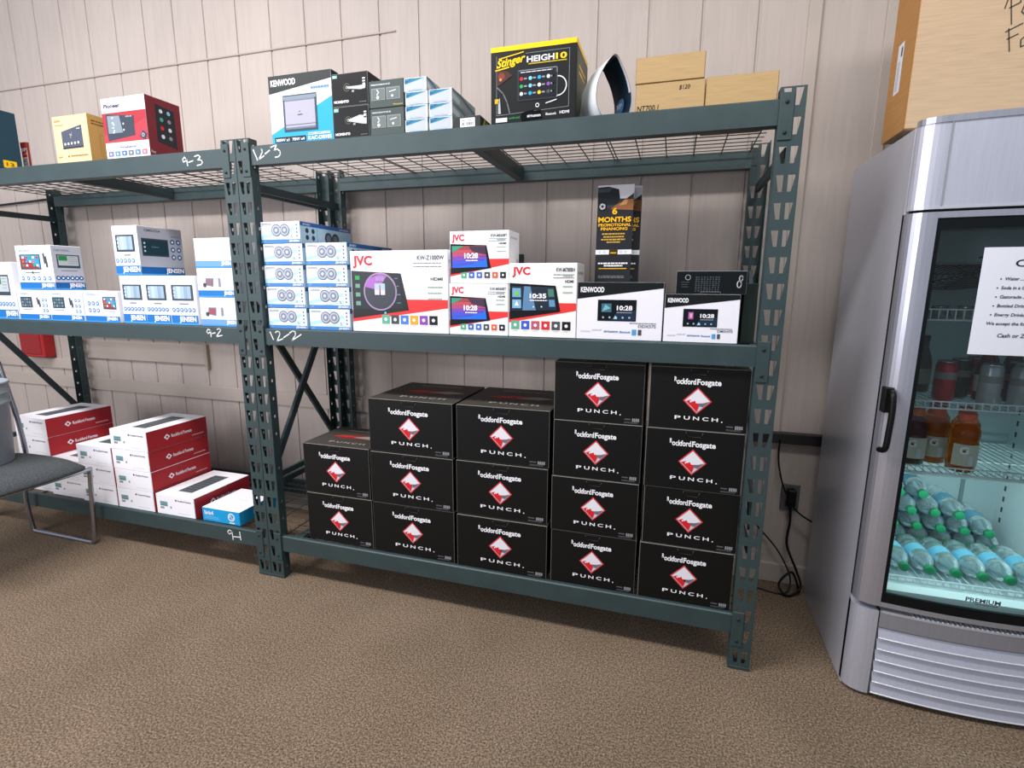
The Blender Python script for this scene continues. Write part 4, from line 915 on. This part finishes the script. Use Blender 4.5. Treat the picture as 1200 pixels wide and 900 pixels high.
# kick grille
mb = MB(); kz = .300
KP = lambda off: fprof(FX0+.066, FX1-.066, off, 16) + [(FX1-.066, .05), (FX0+.066, .05)]
mb.prism(cl + [(FX0+.062, .06), (FX0, .06)], .012, kz, SILL); mb.prism(cr + [(FX1, .06), (FX1-.062, .06)], .012, kz, SILL)
mb.prism(KP(.010), .008, .292, mat('#8f919c', .4, .5, 'brushed')); mb.prism(KP(.0), .250, .298, mat('#a7a9b4', .35, .6, 'brushed'))
for i in range(6):
    z1 = .244 - .0385*i; z0 = z1-.030
    A = fprof(FX0+.068, FX1-.068, -.003, 16); B = fprof(FX0+.068, FX1-.068, .007, 16); n = len(A)
    vs = [(x, y, z0) for x, y in A] + [(x, y, z1) for x, y in B] + [(x, y+.004, z0-.004) for x, y in A]
    mb.add(vs, [(j, j+1, n+j+1, n+j) for j in range(n-1)] + [(2*n+j, 2*n+j+1, j+1, j) for j in range(n-1)], SILL, False)
    mb.tube([(x, y, z0) for x, y in A], .0022, mat('#e2e3ea', .3, .4), 6)
mb.prism(fprof(FX0+.07, FX1-.07, -.001, 16) + [(FX1-.07, .05), (FX0+.07, .05)], .298, .303, mat('#d5d7e0', .3, .6))
for i in range(34):
    xx = FX0+.15+i*.012
    if xx < FX1-.08: mb.bar((xx, front_y(xx)+.006, .3035), (xx+.008, .05, .3035), .004, .003, mat('#c9cbd2', .4, .5), (0, 0, 1))
mb.prism(KP(.012), .3, .3025, K2)
fb(mb, 'kick_grille')
# interior shelves
WW = mat('#dde6ea', .35)
SHZ = [1.193, .935, .735, .372]
def wshelf(z, hh=.024):
    mb = MB(); x0, x1 = ix0+.02, ix1-.02; y0, y1 = .078, FYB-.055
    for i in range(int((x1-x0)/.022)+1): mb.tube([(x0+i*.022, y0, z), (x0+i*.022, y1, z)], .0016, WW, 5, caps=False)
    for y in (y0, .25, .42, y1): mb.tube([(x0, y, z-.002), (x1, y, z-.002)], .0022, WW, 6)
    if hh:
        mb.box(x0, x1, y0-.004, y0, z+hh-.003, z+hh+.001, WW); mb.box(x0, x1, y0-.004, y0, z-.003, z+.001, WW)
        for i in range(int((x1-x0)/.020)+1): mb.box(x0+i*.020, x0+i*.020+.003, y0-.003, y0-.001, z, z+hh, WW)
    fb(mb, 'wire_shelf')
for z, hh in zip(SHZ, (.030, .020, .020, .016)): wshelf(z, hh)
mb = MB()   # fan housing and its round guard
mb.box(ix0+.016, ix1-.016, .16, FYB-.046, 1.352, 1.454, mat('#8b9a9c', .5), .006)
for k in range(9):
    r_ = .018+.016*k; mb.tube([(2.53+r_*math.cos(2*math.pi*i/36), .30+r_*math.sin(2*math.pi*i/36), 1.325-.32*r_*math.sin(2*math.pi*i/36)) for i in range(36)], .0022, K2, 5, closed=True)
for k in range(4):
    a = math.pi*k/4; mb.tube([(2.53+.146*math.cos(a), .30+.146*math.sin(a), 1.326-.047*math.sin(a)), (2.53-.146*math.cos(a), .30-.146*math.sin(a), 1.326+.047*math.sin(a))], .002, K2, 5)
fb(mb, 'fan_housing')
mb = MB(); mb.tube([(ix0+.03, .095, .7245), (ix1-.03, .095, .7245)], .006, mat('#e8f4f4', .3), 10); fb(mb, 'added_tube')  # made-up tube under the shelf, added to go with the fill light
il = area('cooler_fill_light', (2.555, .098, .714), (2.555, .22, .40), .45, .02, 1.5, (.78, 1.0, 1.0))  # added fill light to brighten the bottles, no real lamp here

# paper sign on the door
ps = empty('paper_sign', (2.53, front_y(2.53), 1.107), 'white paper price sign stuck to the glass door of the drinks cooler', 'sign')
mb = MB(); x0s = 2.416; n = 10; sw, shh = .216, .281
vs = []
for z in (1.106, 1.106+shh):
    for i in range(n+1): xx = x0s+sw*i/n; vs.append((xx-2.53, front_y(xx)+.0035-front_y(2.53), z-1.107))
mb.add(vs, [(i, i+1, n+2+i, n+1+i) for i in range(n)], mat('#dcdfea', .6))
mb.build('sheet', ps, solid=.0006)
mb = MB(); DK = mat('#26303a', .6)
class CF(Face):
    def P(s, x, y, l): 
        X = x0s+x*sw; return Vector((X-2.53, front_y(X)+.0028-front_y(2.53)-.0002*l, y*shh-.001))
    def stroke(s, pts, wd, m, l=2): pass
f = CF(mb, (0, 0, 0), (1, 0, 0), (0, 0, 1), sw, shh)
f.text('Cold', .32, .62, .825, .06, DK, 1, .02)
for i, (t, xa, xb) in enumerate((('Water', .24, .38), ('Soda in a Can', .22, .50), ('Gatorade', .22, .43), ('Bottled Drinks', .21, .52), ('Energy Drinks', .20, .50))):
    y_ = .70-.083*i
    f.text(t, xa, xb, y_, .028, DK, 1, .02, .15); f.disc(xa-.035, y_+.012, .007, DK, 1, 8); f.rect(xb+.01, y_, .92, y_+.004, GD, 1)
f.text('We accept the following', .13, .66, .285, .028, DK, 1, .02, .15); f.text('Cash or Zelle', .26, .62, .17, .035, DK, 1, .02, .15)
mb.build('lettering', ps)['label'] = 'dark slanted lettering on the sheet'

# --- drinks inside
def bottle_y(name, capm, body):   # water bottle lying, cap to the front (-Y)
    mb = MB(); prof = [(0.0, .205), (.028, .204), (.0315, .198), (.0325, .17), (.030, .165), (.0325, .16), (.0325, .13), (.0305, .125), (.0325, .12), (.0325, .085), (.030, .080), (.0325, .075), (.030, .055), (.020, .034), (.0125, .022), (.0125, .012)]
    mb.lathe([(r, h) for r, h in prof], body, 18, (0, 0, 0), 'y')
    o = mb.build(name); lb = MB(); lb.lathe([(.0329, .128), (.0329, .086)], mat('#6fb4cf', .35), 18, (0, 0, 0), 'y'); lb.build('label_band', o)
    cp = MB(); cp.lathe([(0, 0), (.012, 0), (.0145, .002), (.0145, .014), (.0125, .015)], capm, 16, (0, 0, 0), 'y'); cp.build('cap', o)
    return o
wb = bottle_y('water_bottle', mat('#1f8a5c', .4), mat('#d6eef2', .08, kind='pet')); firstb = [True]
gb = 'clear water bottles lying in the bottom of the cooler'
def place_b(x, y, z, lab, tilt=0):
    if firstb[0]: o = wb; firstb[0] = False; o.location = (x, y, z); tag(o, lab, 'bottle', gb)
    else: o = copy_tree(wb, (x, y, z), lab, gb)
    o.rotation_euler = (R(tilt), 0, R(random.uniform(-1.5, 1.5)))
order = ['first', 'second', 'third', 'fourth', 'fifth', 'sixth', 'seventh']
for i in range(7):
    place_b(2.328+i*.069, .095, .409, 'clear water bottle with green cap, %s from the left in the low front row' % order[i])
for L_, (n, xo, zz) in enumerate(((6, 2.362, .465), (7, 2.328, .409), )):
    pass
for i in range(7): place_b(2.328+i*.069, .315, .409, 'clear water bottle at the back, %s from the left in its lowest layer' % order[i])
for i in range(6): place_b(2.362+i*.069, .30, .468, 'clear water bottle at the back, %s from the left in the second layer up' % order[i], 2)
for i in range(5): place_b(2.335+i*.069, .29, .527, 'clear water bottle at the back, %s from the left in the third layer up' % order[i], 2)
for i in range(3): place_b(2.365+i*.069, .30, .586, 'clear water bottle at the back, %s from the left in the top layer' % order[i], 2)
def sport(name, liq, capc):
    body = MB(); body.lathe([(0, 0), (.030, 0), (.036, .004), (.037, .03), (.0365, .09), (.034, .10), (.0375, .112), (.036, .128), (.026, .145), (.018, .152), (.018, .158)], mat(liq, .12, kind='liquid'), 20)
    o = body.build(name)
    cp = MB(); cp.lathe([(.0215, .155), (.0225, .157), (.0225, .176), (.021, .178), (0, .178)], mat(capc, .4), 18); cp.build('cap', o)
    lb = MB(); n = 14; vs = []; a0, a1 = R(-150), R(-30)
    for z in (.022, .088):
        for i in range(n+1):
            a = a0+(a1-a0)*i/n; vs.append((.0378*math.cos(a), .0378*math.sin(a), z))
    lb.add(vs, [(i, i+1, n+2+i, n+1+i) for i in range(n)], mat('#cfc9b8', .5), True)
    f = Face(lb, (-.018, -.0395, .022), (1, 0, 0), (0, 0, 1), .03, .066); f.text('G', -.25, .55, .60, .30, WH, 1, .05); f.rect(.02, .66, .3, .76, mat('#a03a2a', .5), 2); f.rect(.6, .05, 1.0, .5, WG, 1)
    lb.build('label_wrap', o); return o
gg = 'sports drink bottles on the second lowest shelf of the cooler'
ora = sport('sports_drink_bottle', '#d9781c', '#e0561e'); ora.location = (2.508, .125, SHZ[2]+.002); tag(ora, 'orange sports drink bottle with orange cap, the front one', 'bottle', gg)
copy_tree(ora, (2.462, .20, SHZ[2]+.002), 'orange sports drink bottle directly behind the front one and to its left', gg); copy_tree(ora, (2.50, .29, SHZ[2]+.002), 'orange sports drink bottle, second behind the front one', gg); copy_tree(ora, (2.55, .22, SHZ[2]+.002), 'orange sports drink bottle peeking out right of the front one', gg)
drk = sport('sports_drink_bottle', '#5c2a38', '#d9602a'); drk.location = (2.392, .165, SHZ[2]+.002); tag(drk, 'dark red sports drink bottle with orange cap, left of the orange ones', 'bottle', gg)
yl_ = sport('sports_drink_bottle', '#b5b84a', '#c9b83a'); yl_.location = (2.330, .19, SHZ[2]+.002); tag(yl_, 'yellow green sports drink bottle at the left edge of the shelf', 'bottle', gg)
def can(name, col, top='#c9ccd0', r=.028, h=.125, txt=None):
    mb = MB(); mb.lathe([(0, .003), (r*.8, 0), (r, .008), (r, h-.014), (r*.86, h-.004)], mat(col, .3, .3), 20)
    if txt:
        f = Face(mb, (-r*.6, -r*1.01, h*.15), (1, 0, 0), (0, 0, 1), r*1.2, h*.3)
    o = mb.build(name); t = MB(); t.lathe([(r*.86, h-.004), (r*.88, h), (r*.82, h-.001), (r*.8, h-.004), (0, h-.004)], mat(top, .25, .8), 20); t.build('lid', o)
    b = MB(); b.lathe([(r*1.005, h*.55), (r*1.005, h*.72)], mat(col if name == 'energy_drink_can' else '#8f8a86', .35), 20); b.build('printed_band', o)
    return o
def glassb(name, col, capc, r=.028, h=.19):
    mb = MB(); mb.lathe([(0, 0), (r*.9, 0), (r, .006), (r, h*.5), (r*.85, h*.62), (r*.45, h*.8), (r*.42, h*.92)], mat(col, .1, kind='liquid'), 18)
    o = mb.build(name); c_ = MB(); c_.lathe([(r*.46, h*.9), (r*.5, h*.92), (r*.48, h), (0, h)], mat(capc, .4), 14); c_.build('cap', o)
    lb = MB(); lb.lathe([(r*1.01, h*.15), (r*1.01, h*.42)], mat('#a9aca0', .5), 18); lb.build('label_wrap', o)
    return o
z2 = SHZ[1]+.002; gc = 'drinks on the shelf under the paper sign'
o = can('soda_can', '#b3262c'); o.location = (2.468, .20, z2); tag(o, 'red soda can near the left of the shelf below the paper sign', 'can', gc)
red = o
copy_tree(o, (2.60, .33, z2), 'red soda can further back on the shelf below the paper sign', gc)
o = can('soda_can', '#a9adb2'); o.location = (2.625, .13, z2); tag(o, 'silver soda can at the front right of the shelf below the paper sign', 'can', gc); copy_tree(o, (2.70, .14, z2), 'silver soda can furthest right at the front of that shelf', gc)
copy_tree(o, (2.565, .16, z2), 'silver soda can, first from the left in the silver row', gc)
o = can('soda_can', '#2a3a30'); o.location = (2.66, .22, z2); tag(o, 'dark green soda can behind the silver cans', 'can', gc); copy_tree(o, (2.535, .27, z2), 'dark green soda can behind the red can', gc)
o = glassb('juice_bottle', '#4a6a3a', '#20242a'); o.location = (2.345, .22, z2); tag(o, 'green glass bottle at the left edge of the shelf below the paper sign', 'bottle', gc)
copy_tree(o, (2.40, .30, z2), 'green glass bottle a little behind the leftmost one', gc)
o = glassb('juice_bottle', '#8a4a2a', '#8a8a8a'); o.location = (2.59, .24, z2); tag(o, 'brown glass bottle among the cans', 'bottle', gc)
o = can('soda_can', '#7a2228'); o.location = (2.735, .22, z2); tag(o, 'dark red soda can at the far right of the shelf below the paper sign', 'can', gc)
o = glassb('juice_bottle', '#6a5a3a', '#2a2a2a'); o.location = (2.695, .32, z2); tag(o, 'amber glass bottle at the back right of the shelf below the paper sign', 'bottle', gc); copy_tree(o, (2.64, .34, z2), 'amber glass bottle at the back, just right of the red can', gc); copy_tree(o, (2.46, .35, z2), 'amber glass bottle at the back, behind the front red can', gc)
z1 = SHZ[0]+.002; gt = 'cans on the top shelf of the cooler'
o = can('energy_drink_can', '#7c3a30', r=.026, h=.06); o.location = (2.345, .17, z1); tag(o, 'short reddish can at the left end of the top shelf in the cooler', 'can', gt)
o = can('energy_drink_can', '#8b9092', r=.026, h=.035); o.location = (2.41, .16, z1); tag(o, 'low silver tin on the top shelf in the cooler, second from left', 'can', gt); copy_tree(o, (2.475, .16, z1), 'low silver tin on the top shelf in the cooler, third from left', gt)

# big box on top of the cooler
LCB = mat('#bba285', .7, kind='cardboard', spec=.2); LCE = mat('#bd9866', .75, kind='cardboard', spec=.2)
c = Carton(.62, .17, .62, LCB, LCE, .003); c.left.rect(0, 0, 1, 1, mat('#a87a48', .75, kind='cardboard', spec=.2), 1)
f = c.front; ink = mat('#3a372e', .7)
u = lambda pts: [((x-2.238)/.62, (z-1.723)/.62) for x, z in pts]
for s_ in ([(2.440, 2.03), (2.450, 1.965)], [(2.430, 2.005), (2.436, 2.035), (2.462, 2.038), (2.462, 2.015), (2.440, 2.005)], [(2.484, 2.005), (2.472, 2.010), (2.468, 1.992), (2.478, 1.983), (2.486, 2.000), (2.489, 1.983)], [(2.502, 2.03), (2.503, 1.985), (2.512, 1.983)], [(2.494, 2.012), (2.514, 2.015)],
          [(2.446, 1.955), (2.455, 1.900)], [(2.440, 1.948), (2.475, 1.965)], [(2.446, 1.930), (2.468, 1.940)], [(2.486, 1.935), (2.476, 1.925), (2.478, 1.908), (2.488, 1.912), (2.492, 1.928), (2.486, 1.935)]): f.stroke(u(s_), .0026, ink, 2)
o = c.put('cardboard_box', 2.238, .112, 1.7225, 'large tan cardboard box with handwriting, standing on top of the drinks cooler')
lb = MB(); lf = Face(lb, (-.31, .17, 0), (0, -1, 0), (0, 0, 1), .17, .62); lf.rect(.30, .20, .55, .42, mat('#cfd0d6', .5), 1.6); lf.rect(.44, .36, .50, .40, K2, 2)
for i in range(12): lf.rect(.34, .215+i*.011, .45, .215+i*.011+.005, GY, 2)
lb.build('shipping_label', o)['label'] = 'white shipping label on the side'

# ------------------------------------------------------------------ chair with bucket
CH = mat('#aeb0ba', .22, .95, 'brushed'); FAB = mat('#474b4d', .9, kind='fabric', spec=.2)
ch = empty('waiting_chair', (-1.2, -.28, 0), 'chrome sled-base chair with a grey fabric seat, in front of the left rack', 'chair')
co = Vector((-1.2, -.28, 0))
def cb_(mb, name, **k): o = mb.build(name, ch, **k); o.location = -co; return o
mb = MB(); nx, ny = 20, 16; X0c, X1c, Y0c, Y1c = -1.50, -.945, -.53, -.055
def seat_v(i, j, top):
    u_ = i/nx*2-1; v_ = j/ny*2-1
    # superellipse-ish rounding of the outline
    a = 1 - .10*abs(v_)**4; b = 1 - .07*abs(u_)**4
    x = (X0c+X1c)/2 + u_*a*(X1c-X0c)/2; y = (Y0c+Y1c)/2 + v_*b*(Y1c-Y0c)/2
    e = (1-abs(u_)**6)*(1-abs(v_)**6)
    return (x, y, (.432 + .034*e**.5 + .008*(1-u_*u_)) if top else .418-.012*e**.5)
vt = [seat_v(i, j, True) for i in range(nx+1) for j in range(ny+1)]; vb = [seat_v(i, j, False) for i in range(nx+1) for j in range(ny+1)]
q = lambda i, j: i*(ny+1)+j; N_ = len(vt)
fs = [(q(i, j), q(i+1, j), q(i+1, j+1), q(i, j+1)) for i in range(nx) for j in range(ny)]; fs += [tuple(N_+k for k in f_)[::-1] for f_ in fs]
for i in range(nx):
    fs += [(q(i, 0)+N_, q(i+1, 0)+N_, q(i+1, 0), q(i, 0)), (q(i, ny), q(i+1, ny), q(i+1, ny)+N_, q(i, ny)+N_)]
for j in range(ny): fs += [(q(0, j), q(0, j+1), q(0, j+1)+N_, q(0, j)+N_), (q(nx, j)+N_, q(nx, j+1)+N_, q(nx, j+1), q(nx, j))]
mb.add(vt+vb, fs, FAB, True); cb_(mb, 'seat')
def sled(y):
    mb = MB(); s_ = 1 if y > -.3 else -1
    mb.tube(spl([(-.985, y-.01*s_, .412), (-1.01, y, .33), (-1.045, y+.005*s_, .06), (-1.058, y+.005*s_, .016), (-1.085, y+.005*s_, .010), (-1.2, y+.005*s_, .010), (-1.40, y+.005*s_, .010), (-1.475, y+.005*s_, .012), (-1.495, y+.005*s_, .035), (-1.50, y, .2), (-1.455, y, .40), (-1.44, y, .44), (-1.46, y, .62), (-1.53, y, .90)], 6), .0105, CH, 10)
    cb_(mb, 'side_frame')
sled(-.035); sled(-.52)
mb = MB(); mb.tube([(-.985, -.04, .408), (-.985, -.52, .408)], .009, CH, 10); mb.tube([(-1.44, -.065, .405), (-1.44, -.52, .405)], .009, CH, 10); cb_(mb, 'cross_tube')
mb = MB(); mb.box(-.02, .02, -.53, -.055, .62, .92, mat('#2c3040', .85, kind='fabric', spec=.2), .012); o = mb.build('backrest', ch); o.location = Vector((-1.475, 0, 0))-co+Vector((.13, 0, 0)); o.rotation_euler = (0, R(-14), 0)
bk = empty('bucket', (-1.335, -.285, .4745), 'grey plastic bucket standing on the chair seat', 'bucket')
BM = mat('#8d959d', .45)
mb = MB(); mb.lathe([(0, 0), (.128, 0), (.131, .004), (.143, .27), (.149, .272), (.149, .285), (.1445, .288), (.146, .315), (.151, .317), (.151, .328), (.147, .331), (.149, .362), (.155, .364), (.155, .372), (.146, .372), (.130, .02), (0, .02)], BM, 40); mb.build('bucket_body', bk)
mb = MB(); mb.tube([(.150+.0, .0, .30)] + [(.160*math.cos(a), -.04+.0-.11*math.sin(a), .30-.10*math.sin(a)) for a in [R(12*i) for i in range(1, 15)]] + [(-.150, 0, .30)], .0022, mat('#9a9ca0', .3, .8), 6)
mb.box(.146, .158, -.014, .014, .285, .318, BM, .003); mb.box(-.158, -.146, -.014, .014, .285, .318, BM, .003); mb.build('handle', bk)
